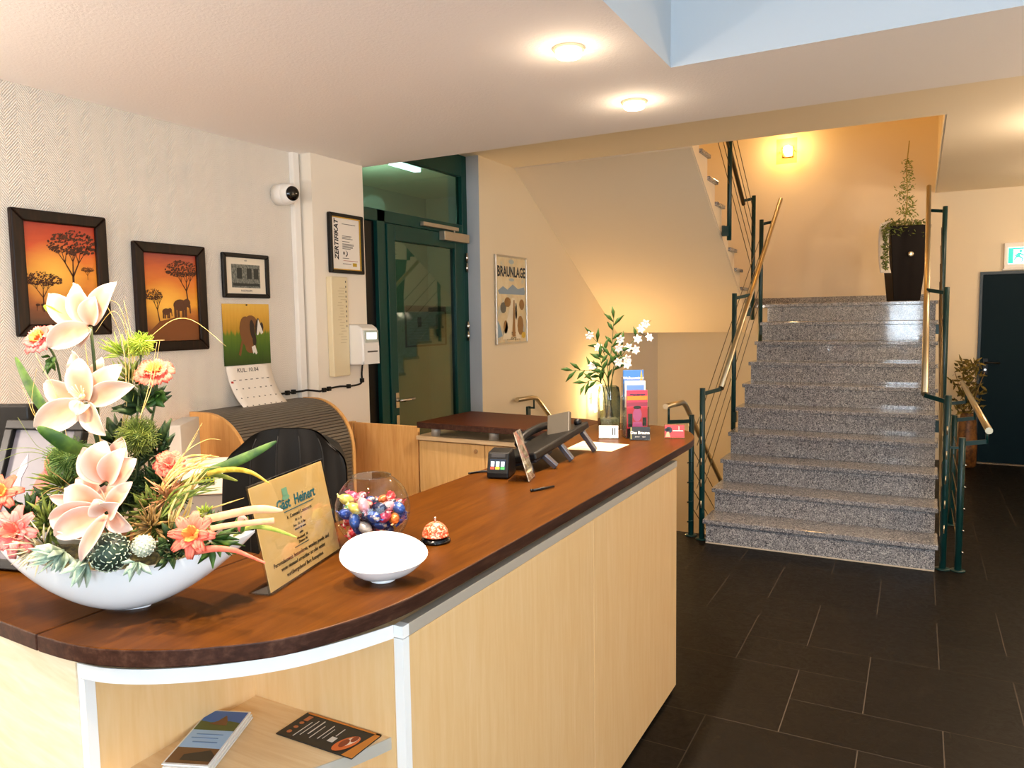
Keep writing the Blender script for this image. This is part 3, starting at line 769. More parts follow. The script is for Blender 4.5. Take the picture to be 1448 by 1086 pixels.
BR, DBR, WH = mat('dog_brown', '#7A4E26', .6), mat('dog_dark', '#2A1A10', .6), mat('dog_white', '#E9E2D6', .6)
m = MB(); flat(m, ell(.165, .185, .05, .09, 18, .15), og, U, V, .0012); flat(m, ell(.195, .24, .045, .04, 14), og, U, V, .0016); flat(m, ell(.19, .10, .04, .035, 14), og, U, V, .0014)
flat(m, [(.10, .06), (.125, .14), (.14, .14), (.115, .05)], og, U, V, .0014); m.build('dog_body', BR, ph)
m = MB(); flat(m, ell(.205, .20, .018, .055, 12, .1), og, U, V, .0020); flat(m, ell(.243, .215, .016, .05, 12, -.15), og, U, V, .0020); flat(m, ell(.275, .21, .014, .03, 10), og, U, V, .0014); flat(m, ell(.218, .14, .014, .04, 10), og, U, V, .0018); m.build('dog_ears', DBR, ph)
m = MB(); flat(m, [(.25, .26), (.285, .18), (.268, .17), (.26, .19), (.245, .165), (.235, .17)], og, U, V, .0022); flat(m, [(.195, .10), (.22, .11), (.235, .065), (.225, .055), (.215, .07), (.205, .06)], og, U, V, .0022); m.build('dog_blaze', WH, ph)
def cal(u, v):
    """curled month sheet: u across, v down"""
    s = v * .37; R = .30; a = min(s / R, 1.15); q = max(0, s - 1.15 * R)
    x = XL + .007 + R * (1 - math.cos(a)) + q * math.sin(1.15); z = 1.466 - R * math.sin(a) - q * math.cos(1.15)
    y = 2.892 + u * .325 + v * .03
    return Vector((x, y, z))
sh = MB().grid(lambda a, b: cal(b, a), 18, 6).build('month_sheet', PAPER, r, solid=.0008)
m = MB(); rnd = random.Random(4)
def dot(u, v, w, h):
    c = cal(u, v); du = (cal(u + .01, v) - c).normalized(); dv = (cal(u, v - .01) - c).normalized(); n = du.cross(dv)
    m.obox(c + n * .0008, du, dv, n, w, h, .0003)
for i in range(7):
    dot(.12 + i * .125, .22, .009, .0022); 
    for k in range(4):
        dot(.10 + i * .13 + rnd.uniform(-.01, .01), .36 + k * .155, .0035 + .003 * rnd.random(), .003)
for i in range(3): dot(.4 + i * .13, .95, .006, .003)
m.build('printed_days', GREYINK, r)
c = cal(.46, .075); du = (cal(.47, .075) - c); dv = cal(.46, .065) - c
text('KUL. 10.04', .034, INK, c + du.cross(dv).normalized() * .0006, du, dv, r)
m = MB(); dot(.06, .245, .008, .006); m.build('red_weekday', mat('red_ink', '#C0392B', .7), r)
MB().cyl((XL, 3.055, 1.806), (XL + .012, 3.055, 1.806), .004, 8).build('nail', BLACK, r)

# dome camera by the trunking
c = Vector((XL + .055, 3.335, 2.455)); d = Vector((1, 0, 0))
r = thing('security_camera', 'white dome security camera with a black lens beside the column', 'camera', tuple(c))
MB().lathe([(.062, -.05), (.064, .0), (.063, .012), (.058, .03)], c, 28, axis=d).build('housing', WHITE, r)
dd_ = (at(420, 279, 4.3) - c); e2 = (RIGHT * .72 - FWD * .68 - UP * .12).normalized()
MB().lathe([(.058, -.01), (.06, .01), (.056, .035), (.043, .055)], c + d * .025, 28, axis=e2).build('eyeball', WHITE, r)
MB().lathe([(.044, .052), (.040, .060), (.02, .066), (.001, .068)], c + d * .025, 28, axis=e2).build('lens', mat('lens_black', '#050505', .12), r)
MB().obox((XL + .003, 3.335, 2.455), X3, Y3, Z3, .003, .045, .045).build('back_plate', WHITE, r)

# certificate on the column
r = framed('framed_certificate', 'black-framed certificate with upright lettering on the column', 'certificate', XW, 3.625, 3.945, 2.010, 2.384, .022, .028, BLACK, lip=mat('gold_lip', '#C9A544', .35, .8))
pic = MB().box(XW + .002, XW + .012, 3.645, 3.925, 2.03, 2.364).build('sheet', PAPER, r)
og = Vector((XW + .012, 3.645, 2.03))
text('ZERTIFIKAT', .050, INK, og + Vector((0, .052, .19)), Z3, -Y3, pic, shear=.2, bold=.0015, sx=.95)
m = MB()
for k, (z, w) in enumerate([(.215, .09), (.207, .08), (.198, .1), (.18, .07), (.165, .11), (.158, .11), (.150, .10), (.143, .10), (.135, .08), (.29, .13), (.075, .06), (.04, .08)]): flat(m, rect(.105, .105 + w, z, z + .0035), og, U, V, .0006)
m.build('printed_lines', GREYINK, pic)
m = MB(); flat(m, rect(.112, .124, .10, .118), og, U, V, .0006); flat(m, [(.132, .09), (.145, .10), (.147, .115), (.135, .128), (.152, .118), (.154, .1), (.142, .088)], og, U, V, .0006); m.build('seal', INK, pic)
m = MB(); flat(m, rect(.2, .24, .028, .05), og, U, V, .0006); m.build('gold_emblem', mat('gold_emblem', '#C4A020', .5), pic)
m = MB(); flat(m, rect(.11, .25, .06, .063), og, U, V, .0006); m.build('red_line', mat('brick_ink', '#B06048', .7), pic)

# long beige casing with key list, time clock, cable
r = thing('key_casing', 'tall narrow beige casing with faint markings on the column', 'casing', (XW, 3.68, 1.36))
MB().box(XW + .001, XW + .045, 3.598, 3.752, 1.36, 1.985).build('casing', BEIGE, r, bevel=.006)
m = MB(); og = Vector((XW + .045, 3.598, 1.36)); rnd = random.Random(5)
for k in range(10): flat(m, rect(.128, .136, .31 + k * .031, .322 + k * .031), og, U, V, .0004)
m.build('number_marks', GREYINK, r)
m = MB()
for k in range(20): 
    x = .05 + rnd.random() * .03; z = .21 + k * .018; flat(m, rect(x, x + .03 + rnd.random() * .03, z, z + .005), og, U, V, .0004)
m.build('faded_print', mat('faded_print', '#CDBC95', .6), r)
r = thing('time_clock', 'white time clock with a lit display on the column edge', 'time clock', (XW, 3.84, 1.42))
P = [(XW + .001, 1.423), (XW + .135, 1.428), (XW + .150, 1.45), (XW + .152, 1.56), (XW + .140, 1.66), (XW + .10, 1.683), (XW + .001, 1.688)]
MB().extrude([(x, 3.755, z) for x, z in P], (0, .165, 0)).build('housing', WHITE, r, bevel=.012, seg=3)
sc = mat('display_bezel', '#B9BDB0', .4)
def face(y0, y1, z0, z1, dx, name, mt, par=r, base=XW + .150):
    return MB().box(base, base + dx, y0, y1, z0, z1).build(name, mt, par)
face(3.775, 3.905, 1.568, 1.645, .004, 'bezel', sc)
face(3.79, 3.885, 1.59, 1.632, .006, 'display', mat('lit_display', '#EAFBF4', .4, emit='#E4FFF4', estr=1.6))
face(3.795, 3.895, 1.505, 1.515, .0035, 'card_slot', mat('slot', '#4A463E', .5))
face(3.762, 3.914, 1.43, 1.545, .002, 'front_flap', WHITE)
r = thing('cable', 'black clipped cable running along the column under the time clock', 'cable', (XW, 3.6, 1.28))
pts = [(XW + .02, 3.90, 1.42), (XW + .008, 3.905, 1.36), (XW + .008, 3.905, 1.315), (XW + .008, 3.88, 1.292), (XW + .008, 3.78, 1.287), (XW + .008, 3.68, 1.293), (XW + .008, 3.56, 1.286), (XW + .009, 3.515, 1.280), (XW + .012, 3.490, 1.28), (XL + .05, 3.470, 1.286), (XL + .038, 3.43, 1.283), (XL + .010, 3.36, 1.280), (XL + .01, 3.22, 1.278)]
MB().tube(catmull(pts, 5), .006, 8).build('cord', BLACK, r)
for p in ((XW + .006, 3.905, 1.315), (XW + .006, 3.77, 1.287), (XW + .006, 3.585, 1.287), (XW + .006, 3.54, 1.283), (XL + .008, 3.39, 1.282), (XL + .008, 3.34, 1.28)):
    MB().obox(p, X3, Y3, Z3, .012, .013, .014).build('cable_clip', BLACK, r, bevel=.003)

# poster on the stair wall
r = framed('framed_poster', 'narrow silver-framed travel poster headed BRAUNLAGE on the stair wall', 'poster', XW, 5.712, 6.30, 1.483, 2.268, .016, .022, mat('poster_silver', '#CFCBC2', .3, .9))
pm_ = mat('poster_paper', '#E6D6B4', .5); t = NT(pm_); v = t.coords((1, 3, 2)); t.base(t.ramp(t.noise(v, 2.6, 3, .5, .5), [(.35, '#E9DDBE'), (.55, '#DFCDA4'), (.7, '#BFC8C4')]))
pic = MB().box(XW + .002, XW + .012, 5.726, 6.286, 1.497, 2.254).build('sheet', pm_, r)
og = Vector((XW + .012, 5.726, 1.497))
text('BRAUNLAGE', .125, mat('poster_blue_black', '#27303C', .7), og + Vector((0, .285, .625)), U, V, pic, bold=.004, sx=.74)
def patch(name, col, polys):
    m = MB()
    for i, p in enumerate(polys): flat(m, p, og, U, V, .0008 + .0003 * i)
    return m.build(name, mat('paint_' + name, col, .7), pic)
patch('blue_hills', '#8FA4B8', [[(.03, .46), (.12, .50), (.2, .47), (.3, .52), (.4, .48), (.52, .5), (.54, .46), (.53, .43), (.05, .43)]])
patch('pale_emblem', '#A9BAC0', [ell(.28, .72, .05, .02, 12), ell(.28, .56, .05, .014, 12)])
patch('snow_track', '#EFE6CF', [[(.10, .03), (.28, .40), (.33, .40), (.45, .03), (.36, .03), (.31, .25), (.25, .03)]])
patch('brown_trees', '#9A7444', [ell(.16, .14, .04, .06, 10), ell(.44, .15, .06, .09, 10), ell(.2, .36, .06, .045, 10), ell(.47, .34, .05, .05, 10), [(.28, .05), (.31, .38), (.33, .38), (.34, .05)]])
patch('grey_crowd', '#6C6A60', [ell(.12, .31, .055, .05, 9)])
patch('grey_figure', '#6C6A60', [ell(.36, .28, .02, .08, 9)])
patch('blue_corner', '#8DABC4', [[(.0, .22), (.06, .15), (.10, .06), (.0, .04)]])
patch('yellow_corner', '#DDBB4A', [ell(.5, .06, .04, .03, 10)])
text('Harz im Winter', .06, INK, og + Vector((0, .30, .085)), U, V, pic, shear=.3); text('Wintersport', .05, INK, og + Vector((0, .30, .035)), U, V, pic, shear=.3)

# notice frame behind the door glass
r = framed('notice_frame', 'notice in a thin frame behind the green door glass', 'notice', XD - .075, 4.66, 5.22, 1.50, 1.82, .014, .012, mat('notice_frame', '#4A5450', .4))
pic = MB().box(XD - .072, XD - .069, 4.672, 5.208, 1.512, 1.808).build('sheet', mat('notice_paper', '#A9B6C0', .6), r)
og = Vector((XD - .069, 4.672, 1.512)); m = MB(); flat(m, rect(0, .536, .262, .296), og, U, V, .0005); flat(m, rect(.15, .20, .14, .22), og, U, V, .0005); m.build('header', mat('notice_dark', '#2C3A38', .6), pic)
m = MB(); 
for k in range(9): flat(m, rect(.03, .38, .02 + k * .022, .023 + k * .022), og, U, V, .0004)
flat(m, rect(.06, .32, .165, .168), og, U, V, .0004); flat(m, rect(.4, .53, .05, .24), og, U, V, .0004)
m.build('printed_lines', mat('notice_grey', '#7C8890', .7), pic)

# emergency exit sign over the fire door
r = thing('exit_sign', 'lit green and white running-man exit sign above the dark door', 'exit sign', (.97, YB, 2.17))
MB().box(.80, 1.16, YB - .05, YB, 2.175, 2.455).build('housing', WHITE, r, bevel=.006)
MB().box(.838, 1.13, YB - .056, YB - .051, 2.225, 2.40).build('panel', mat('exit_white', '#EFFFF6', .4, emit='#E8FFF4', estr=1.3), r)
og = Vector((.838, YB - .0565, 2.225)); EX = mat('exit_green', '#10C49A', .4, emit='#14D8A8', estr=.8); m = MB()
for p in (rect(0, .045, .005, .17), rect(.045, .14, .155, .17), rect(.19, .292, .005, .17), ell(.112, .135, .014, .014, 12), [(.085, .115), (.115, .118), (.10, .07), (.075, .065)], [(.085, .085), (.06, .04), (.045, .04), (.075, .09)], [(.095, .07), (.125, .05), (.118, .015), (.128, .018), (.137, .055), (.105, .085)], [(.11, .115), (.145, .09), (.14, .08), (.105, .1)], [(.08, .11), (.055, .085), (.062, .078), (.09, .1)]):
    flat(m, p, og, X3, Z3, .0004)
m.build('running_figure', EX, r)
MB().box(.79, 1.17, YB - .055, YB, 2.160, 2.175).build('base_rail', WHITE, r)
# ================================================================ BEHIND THE DESK
# office chair
e1 = Vector((.885, .466, 0)); ef = Vector((-.466, .885, 0))       # chair axes: across the view, away from the viewer
c0 = at(404, 650, 2.9) - ef * .24; c0.z = 0
r = thing('office_chair', 'black leather office chair with a ribbed high back behind the counter', 'chair', tuple(c0))
def back(u, v):
    a = (u - .5) * 2; w = .232 - .02 * (1 - v) + .015 * math.sin(v * PI)
    w *= (1 - ((v - .78) / .22) ** 3 * .26) if v > .78 else 1
    rib = .012 * abs(math.sin(u * PI * 5)) ** .8
    bow = .055 * a * a
    z = .60 + v * .690 - .062 * a ** 4 * v ** 4
    return c0 + e1 * (a * w) + ef * (.20 + .09 * v - bow - rib * min(1, (1 - v) * 6 + .3)) + Z3 * z
def back2(u, v):
    p = back(u, v); return p + ef * (.085 * min(1, math.sqrt(max(0, min(u, 1 - u, 1 - v, v))) * 4.2)) + ef * .02
m = MB().grid(lambda u, v: back(u, v), 60, 20).grid(lambda u, v: back2(1 - u, v), 60, 20)
m.build('backrest', LEATHER, r)
m = MB()
for k in range(1, 5): m.tube([back(k / 5, v / 24) - ef * .001 for v in range(1, 24)], .0022, 6)
m.build('seam', mat('seam_black', '#050404', .6), r)
def seat(u, v): 
    a, b = (u - .5) * 2, (v - .5) * 2; e = (1 - a ** 6) * (1 - b ** 6)
    return c0 + e1 * a * .25 + ef * (b * .24 - .03) + Z3 * (.44 + .06 * max(0, e) ** .5)
MB().grid(seat, 16, 16).box(c0.x - .2, c0.x + .2, c0.y - .2, c0.y + .2, .40, .44).build('seat', LEATHER, r)
MB().cyl(c0 + Z3 * .08, c0 + Z3 * .41, .028, 14).build('gas_lift', BLACK, r)
m = MB()
for k in range(5):
    a = k * 2 * PI / 5; d = Vector((math.cos(a), math.sin(a), 0)); m.tube([c0 + Z3 * .10, c0 + d * .28 + Z3 * .065], [.026, .016], 8); m.ball(c0 + d * .28 + Z3 * .031, .03, 10)
m.build('star_base', BLACK, r)
for s in (-1, 1): MB().tube(catmull([c0 + e1 * s * .24 + Z3 * .43, c0 + e1 * s * .29 + Z3 * .52, c0 + e1 * s * .285 + Z3 * .66, c0 + e1 * s * .27 + ef * .12 + Z3 * .70, c0 + e1 * s * .22 + ef * .24 + Z3 * .68], 5), .02, 10).build('armrest', BLACK, r)

# printer with a paper on it, on a pedestal
pc = at(288, 690, 3.2); pu = Vector((.80, .60, 0)); pv = Vector((-.60, .80, 0))
pz = pc.z
r = thing('desktop_printer', 'white desktop printer with a dark green sticker behind the flowers', 'printer', (pc.x, pc.y, .75))
def pb_(u0, u1, v0, v1, z0, z1, name, mt, par=r, bv=.006):
    c = Vector((pc.x, pc.y, 0)) + pu * ((u0 + u1) / 2) + pv * ((v0 + v1) / 2) + Z3 * ((z0 + z1) / 2)
    return MB().obox(c, pu, pv, Z3, (u1 - u0) / 2, (v1 - v0) / 2, (z1 - z0) / 2).build(name, mt, par, bevel=bv)
pb_(-.16, .09, -.05, .22, .752, pz - .02, 'base', mat('printer_grey', '#8D8A88', .5))
pb_(-.16, .10, -.06, .22, pz - .018, pz + .085, 'body', WHITE)
pb_(-.14, .08, .03, .20, pz + .086, pz + .095, 'paper', PAPER, bv=0)
pb_(-.005, .06, -.063, -.0605, pz + .025, pz + .07, 'sticker', mat('sticker_green', '#24371C', .5), bv=0)
text('HTU', .034, mat('sticker_yellow', '#A9B820', .5), Vector((pc.x, pc.y, pz + .047)) + pu * .028 - pv * .0632, pu, Z3, r, bold=.001)
b_ = at(258, 628, 3.55); zt_ = b_.z + .11
r = MB().obox((b_.x, b_.y, (.751 + zt_) / 2), pu, pv, Z3, .04, .16, (zt_ - .751) / 2).build('computer_tower', mat('tower_grey', '#C9C4BC', .6), bevel=.004)
tag(r, 'pale grey computer tower beside the beech cabinet, behind the flowers', 'computer')

# papers and tray in the gap of the back cabinet
r = thing('letter_tray', 'shallow white letter tray in the gap under the raised worktop', 'tray', (-1.80, 3.72, 1.030))
MB().box(-1.93, -1.68, 3.60, 3.85, 1.0305, 1.035).box(-1.93, -1.925, 3.60, 3.85, 1.035, 1.055).box(-1.685, -1.68, 3.60, 3.85, 1.035, 1.055).build('tray', WHITE, r)
MB().box(-1.90, -1.71, 3.66, 3.84, 1.0355, 1.060).build('black_folder', BLACK, r)

# ================================================================ ON THE LONG WORKTOP
# telephone on its slanted stand, seen from the guest side
r = thing('desk_telephone', 'large black desk telephone on legs, its grey display raised', 'telephone', (-1.32, 2.78, ZT))
a = Vector((-1.262, 2.52, 1.184)); b = Vector((-1.262, 3.03, 1.238)); d = (b - a).normalized(); w = Vector((-.92, .06, -.22)).normalized(); n = d.cross(w).normalized()
if n.z < 0: n = -n
MB().obox((a + b) / 2 + w * .095, d, w, n, .265, .095, .016).build('body', BLACK, r, bevel=.008, seg=3)
MB().obox(a.lerp(b, .18) + w * .08 - n * .020, d, w, n, .075, .06, .010).build('wedge', mat('anthracite', '#1B1D22', .45), r, bevel=.006)
for p, q in (((-1.275, 2.60, 1.172), (-1.225, 2.625, ZT)), ((-1.275, 2.755, 1.19), (-1.225, 2.775, ZT)), ((-1.272, 2.975, 1.212), (-1.225, 3.02, ZT))):
    p, q = Vector(p), Vector(q); u = (q - p).normalized(); v = Vector((0, 1, 0)); v = (v - u * v.dot(u)).normalized()
    MB().obox((p + q) / 2 + Z3 * .005, u, v, u.cross(v), (q - p).length / 2 - .004, .013, .011).build('foot', mat('phone_silver', '#5C5C62', .3, .6), r, bevel=.004)
c = a.lerp(b, .74) + w * .07 + n * .046
dn_ = (n * .50 + d * -.78).normalized(); du = w; dv = dn_.cross(du)
MB().obox(c, du, dv, dn_, .055, .048, .010).build('display', mat('display_grey', '#4A443A', .4), r, bevel=.004)
hs = [a.lerp(b, .30) + w * .16 + n * .03, a.lerp(b, .45) + w * .165 + n * .05, a.lerp(b, .75) + w * .165 + n * .05, a.lerp(b, .95) + w * .16 + n * .034]
MB().tube(catmull(hs, 6), .017, 12).build('handset', BLACK, r)
MB().ball(a.lerp(b, .93) + w * .03 + n * .024, .018, 12).build('hook', BLACK, r)

# payment terminal
c = Vector((-1.352, 2.40, ZT)); fx = Vector((.95, .25, 0)).normalized(); fy = Vector((-.25, .95, 0)).normalized()
r = thing('card_terminal', 'small black card terminal with red, yellow and green keys', 'card terminal', tuple(c))
P = [(-.045, .002), (-.045, .022), (-.022, .096), (.055, .102), (.075, .05), (.075, .002)]
MB().extrude([c + fy * q + Z3 * z - fx * .041 for q, z in P], fx * .082).build('body', BLACK, r, bevel=.006, seg=3)
sv = (fy * .023 + Z3 * .074).normalized(); so = c + fy * -.0335 + Z3 * .059; sn = fx.cross(sv)
so = c + fy * -.0455 + Z3 * .022
m = MB(); flat(m, rect(-.030, .030, .012, .052), so, fx, sv, .0012); scr = m.build('screen', mat('screen_dark', '#1C2A3C', .25), r)
m = MB(); flat(m, rect(-.026, .026, .058, .072), so, fx, sv, .0010); m.build('printer_slot', mat('slot_grey', '#2E2E30', .3), r)
for k, col in enumerate(('#D23A20', '#D9B021', '#39A64A')):
    m = MB(); flat(m, rect(-.027 + k * .019, -.012 + k * .019, .014, .023), so, fx, sv, .0022); m.build('key', mat('key_' + col, col, .4, emit=col, estr=.35), r)
    m = MB(); flat(m, rect(-.026 + k * .019, -.013 + k * .019, .025, .043), so, fx, sv, .0022); m.build('key_symbol', mat('key_light', '#B9CEE0', .4, emit='#B9CEE0', estr=.3), r)
MB().tube(catmull([c + fx * -.03 + fy * .07 + Z3 * .006, c + fx * -.09 + fy * .06 + Z3 * .005, c + fx * -.13 + fy * .02 + Z3 * .004], 5), .004, 8).build('cable', BLACK, r)

# acrylic sign holders
def l_sign(label, bl, br, L, ang, foot, cat='sign'):
    bl, br = Vector(bl), Vector(br); U_ = (br - bl).normalized(); n_ = Vector((U_.y, -U_.x, 0)); V_ = (-math.sin(ang) * n_ + math.cos(ang) * Z3)
    r = thing('sign_holder', label, cat, tuple((bl + br) / 2)); N_ = U_.cross(V_); W_ = (br - bl).length
    MB().obox((bl + br) / 2 + V_ * L / 2 + N_ * .0055, U_, V_, N_, W_ / 2, L / 2, .0009).obox((bl + br) / 2 + V_ * L / 2, U_, V_, N_, W_ / 2, L / 2, .0009).obox((bl + br) / 2 - n_ * foot / 2 + Z3 * .0022, U_, n_, Z3, W_ / 2, foot / 2, .0014).build('acrylic', ACRYL, r)
    MB().obox((bl + br) / 2 + V_ * L / 2 + N_ * .0027, U_, V_, N_, W_ / 2 + .001, .0012, .003).build('edge', ALU, r) if False else None
    return r, bl, U_, V_, N_, W_
r, o_, U_, V_, N_, W_ = l_sign('large tan hotel notice in a leaning clear acrylic stand by the flowers', (-1.204, 1.124, ZT + .001), (-1.288, 1.442, ZT + .001), .238, math.radians(11), .05)
sheet_m = mat('tan_paper', '#F6D08A', .6); t = NT(sheet_m); t.base(t.ramp(t.noise(t.coords((6, 6, 6)), 3, 3), [(.3, '#F4CB80'), (.7, '#F8D698')]))
sh = MB().obox(o_ + U_ * W_ / 2 + V_ * .119 + N_ * .0027, U_, V_, N_, W_ / 2 - .004, .114, .0008).build('sheet', sheet_m, r)
og = o_ + N_ * .0036; TQ = mat('logo_blue', '#14788C', .6)
def st(s, size, x, y, mt=INK, **k): return text(s, size, mt, og + U_ * x + V_ * y, U_, V_, r if False else sh, **k)
st('Gäst  Heinert', .034, .175, .170, TQ, bold=.0008, shear=.12, sx=.92)
m = MB(); flat(m, rect(.115, .250, .1515, .1535), og, U_, V_, .0005); m.build('logo_rule', TQ, sh)
m = MB(); flat(m, rect(.123, .145, .188, .206), og, U_, V_, .0005); flat(m, ell(.134, .184, .016, .006, 12), og, U_, V_, .0005); m.build('logo_mark', mat('logo_mint', '#8FCFB0', .6), sh)
st('k. Comend L.nensecrt', .0125, .178, .139)
for i, (s, sz, y) in enumerate([('07. 5 - 21', .008, .125), ('Son. - Fr. 5 Uhr', .009, .114), ('abends ab neun', .008, .105), ('oder', .009, .094), ('Wochentl. 10', .009, .083), ('Zimmer 06', .009, .074)]): st(s, sz, .168, y)
m = MB(); flat(m, rect(.128, .192, .0655, .0675), og, U_, V_, .0005); m.build('rule', mat('rule_teal', '#1E5A5C', .6), sh)
st('Personalausweis besonderen, wenden jeweils sind', .0135, .158, .052, shear=.1, sx=.93)
st('wenn niemand erreichbar ist oder weiter', .0130, .158, .037, shear=.1, sx=.93)
st('vorübergehend Ihre Rezeption', .0135, .158, .020, shear=.1)
r, o_, U_, V_, N_, W_ = l_sign('small acrylic card stand seen edge-on beside the card terminal', (-1.212, 2.352, ZT + .001), (-1.237, 2.449, ZT + .001), .185, math.radians(17), .075)
MB().obox(o_ + U_ * W_ / 2 + V_ * .0925 + N_ * .0027, U_, V_, N_, W_ / 2 - .002, .09, .0009).build('card', speckle('menu_card', '#E9DFCF', '#8C7A62', 40, .6, .42, .62), r)

# glass ball of sweets
jc = Vector((-1.249, 1.53, ZT + .0915)); JR = .0985
r = thing('glass_bowl', 'round glass ball bowl holding colourful wrapped sweets', 'bowl', (jc.x, jc.y, ZT))
pf = []
for i in range(24):
    th = PI - .36 - (i / 23) * (PI - .36 - .52); pf.append((JR * math.sin(th), JR * math.cos(th)))
pf = [(.001, -JR * math.cos(.36))] + pf + [(JR * math.sin(.52) + .002, JR * math.cos(.52) + .003)]
MB().lathe(pf, jc, 40).build('glass', GLASS, r)
MB().tube([jc + Vector((JR * math.sin(.52) * math.cos(q * PI / 16), JR * math.sin(.52) * math.sin(q * PI / 16), JR * math.cos(.52) + .003)) for q in range(32)], .0022, 8, closed=True).build('rim', GLASS, r)
cols = [('blue foil', '#2A4E9A'), ('royal blue', '#1E3F8F'), ('pink', '#C83E62'), ('red', '#B8242E'), ('gold', '#C9A23A'), ('yellow', '#D8C460'), ('silver', '#B8B2B4'), ('dark blue', '#18264E'), ('pale pink', '#DE9AA8'), ('green', '#4E7A4A'), ('orange', '#C96A2C')]
protos = {}
def candy(i, c, q, s):
    nm, col = cols[i]
    lab = '%s wrapped sweet inside the round glass bowl' % nm
    if i in protos:
        p = protos[i]; o = p.copy(); COL.objects.link(o); o.location = c; o.rotation_mode = 'QUATERNION'; o.rotation_quaternion = q; o.scale = (s, s, s)
        for ch in p.children: k = ch.copy(); COL.objects.link(k); k.parent = o
        return o
    o = thing('wrapped_sweet', lab, 'sweet', (0, 0, 0), 'sweets in the glass bowl')
    mt = mat('foil_' + nm.replace(' ', '_'), col, .3, .35); t = NT(mt); t.base(t.ramp(t.noise(t.coords(), 70, 2), [(.55, col), (.72, '#D8C8B8')])); t.bump(t.noise(t.coords(), 120, 2), .5, .003)
    MB().ball((0, 0, 0), .0195, 14, sc=(1.2, .85, .78)).build('sweet', mt, o)
    m = MB()
    for sg in (-1, 1):
        def fan(u, v): 
            a = (v - .5) * 2.2; L = .012 * u; return Vector((sg * (.0175 + L), math.sin(a) * (.004 + L * .9), math.cos(6 * a) * .002 * u))
        m.grid(fan, 3, 10)
    m.build('twist', mt, o)
    o.location = c; o.rotation_mode = 'QUATERNION'; o.rotation_quaternion = q; o.scale = (s, s, s); protos[i] = o
    return o
rnd = random.Random(11); placed = []
tries = 0
while len(placed) < 58 and tries < 20000:
    tries += 1
    p = Vector((rnd.uniform(-1, 1), rnd.uniform(-1, 1), rnd.uniform(-1, .35))) * (JR - .021)
    if p.length > JR - .0245 or p.z < -JR * math.cos(.36) + .014: continue
    top_ = .018 + .012 * math.sin(p.x * 60)
    if p.z > top_: continue
    if p.length < JR * .42: continue
    if any((p - q).length < .0262 for q in placed): continue
    placed.append(p)
for k, p in enumerate(placed):
    i = rnd.choices(range(11), [9, 8, 4, 4, 2, 2, 1, 7, 2, 1, 1])[0] if k >= 11 else k
    q = Vector((1, 0, 0)).rotation_difference(Vector((rnd.uniform(-1, 1), rnd.uniform(-1, 1), rnd.uniform(-.6, .6))).normalized())
    n_ = p.normalized()
    candy(i, jc + p, q, .86 + .1 * rnd.random())

# white egg-shaped dish
dc = Vector((-1.048, 1.312, ZT)); ax = Vector((.83, .55, 0)).normalized(); ay = Vector((-.55, .83, 0)).normalized()
r = thing('egg_dish', 'white egg-shaped tilted dish beside the hotel notice', 'dish', tuple(dc))
def egg(t, s, inner=0):
    a = t * 2 * PI
    rx = .098; ry = .070 * (1 - .20 * math.cos(a - .25))
    x = rx * math.cos(a) + .004; y = ry * math.sin(a)
    rim = .040 + .022 * (1 + math.sin(a - .12)) ** 1.3
    if inner: h = .010 + (rim - .010) * (s ** 2.2); k = s * .97
    else: h = .006 + (rim - .006) * (s ** 1.9); k = .28 + .72 * s
    k2 = k
    return dc + ax * (x * k2) + ay * (y * k2) + Z3 * h
m = MB().grid(lambda u, v: egg(v, u), 12, 48)
m.lathe([(.026, .0), (.029, .002), (.027, .009), (.001, .010)], dc, 30)
m.grid(lambda u, v: egg(0, 1) * 0 + (egg(v, 1) * (1 - u) + egg(v, 1, 1) * u), 1, 48)
m.build('bowl', CERAM, r)
MB().grid(lambda u, v: egg(-v, u, 1), 12, 48).build('glaze', CREAMC, r)

# desk bell
bc_ = Vector((-1.107, 1.61, ZT))
r = thing('desk_bell', 'orange mottled desk bell on a black foot', 'bell', tuple(bc_))
MB().lathe([(.036, 0), (.040, .002), (.040, .006), (.034, .012), (.020, .016)], bc_, 32).build('foot', mat('gloss_black', '#060505', .15), r)
dm = mat('mottled_orange', '#D9622E', .3, coat=.1); t = NT(dm); t.base(t.ramp(t.noise(t.coords(), 150, 2, .5, 1.5), [(.50, '#BE3C14'), (.60, '#E8B898')]))
MB().lathe([(.0345, .016), (.0345, .020)] + [(.0342 * math.cos(a), .020 + .034 * math.sin(a)) for a in [i * PI / 20 for i in range(11)]], bc_, 32).build('dome', dm, r)
MB().cyl(bc_ + Z3 * .054, bc_ + Z3 * .062, .0022, 8).ball(bc_ + Z3 * .063, .004, 10).build('plunger', CHROME, r)

# pen
r = thing('pen', 'short black pen lying on the worktop in front of the phone', 'pen', (-1.112, 2.27, ZT))
MB().tube([(-1.133, 2.232, ZT + .005), (-1.092, 2.312, ZT + .006)], [.0045, .0035], 10).build('barrel', BLACK, r)
MB().ball((-1.136, 2.227, ZT + .0055), .0055, 10).build('clip_end', BLACK, r)

# printed sheet
r = MB().extrude([(-1.156, 3.26, ZT + .0004), (-1.165, 3.06, ZT + .0004), (-1.375, 3.03, ZT + .0004), (-1.39, 3.27, ZT + .0004)], (0, 0, .0008)).build('printed_sheet', mat('cream_sheet', '#D9CBA8', .8)); tag(r, 'flat printed sheet of paper on the worktop in front of the card holders', 'paper')
m = MB()
for k in range(7): m.box(-1.36, -1.20, 3.07 + k * .026, 3.074 + k * .026, ZT + .0013, ZT + .0016)
m.build('printed_table', mat('tan_print', '#B79A6A', .7), r)

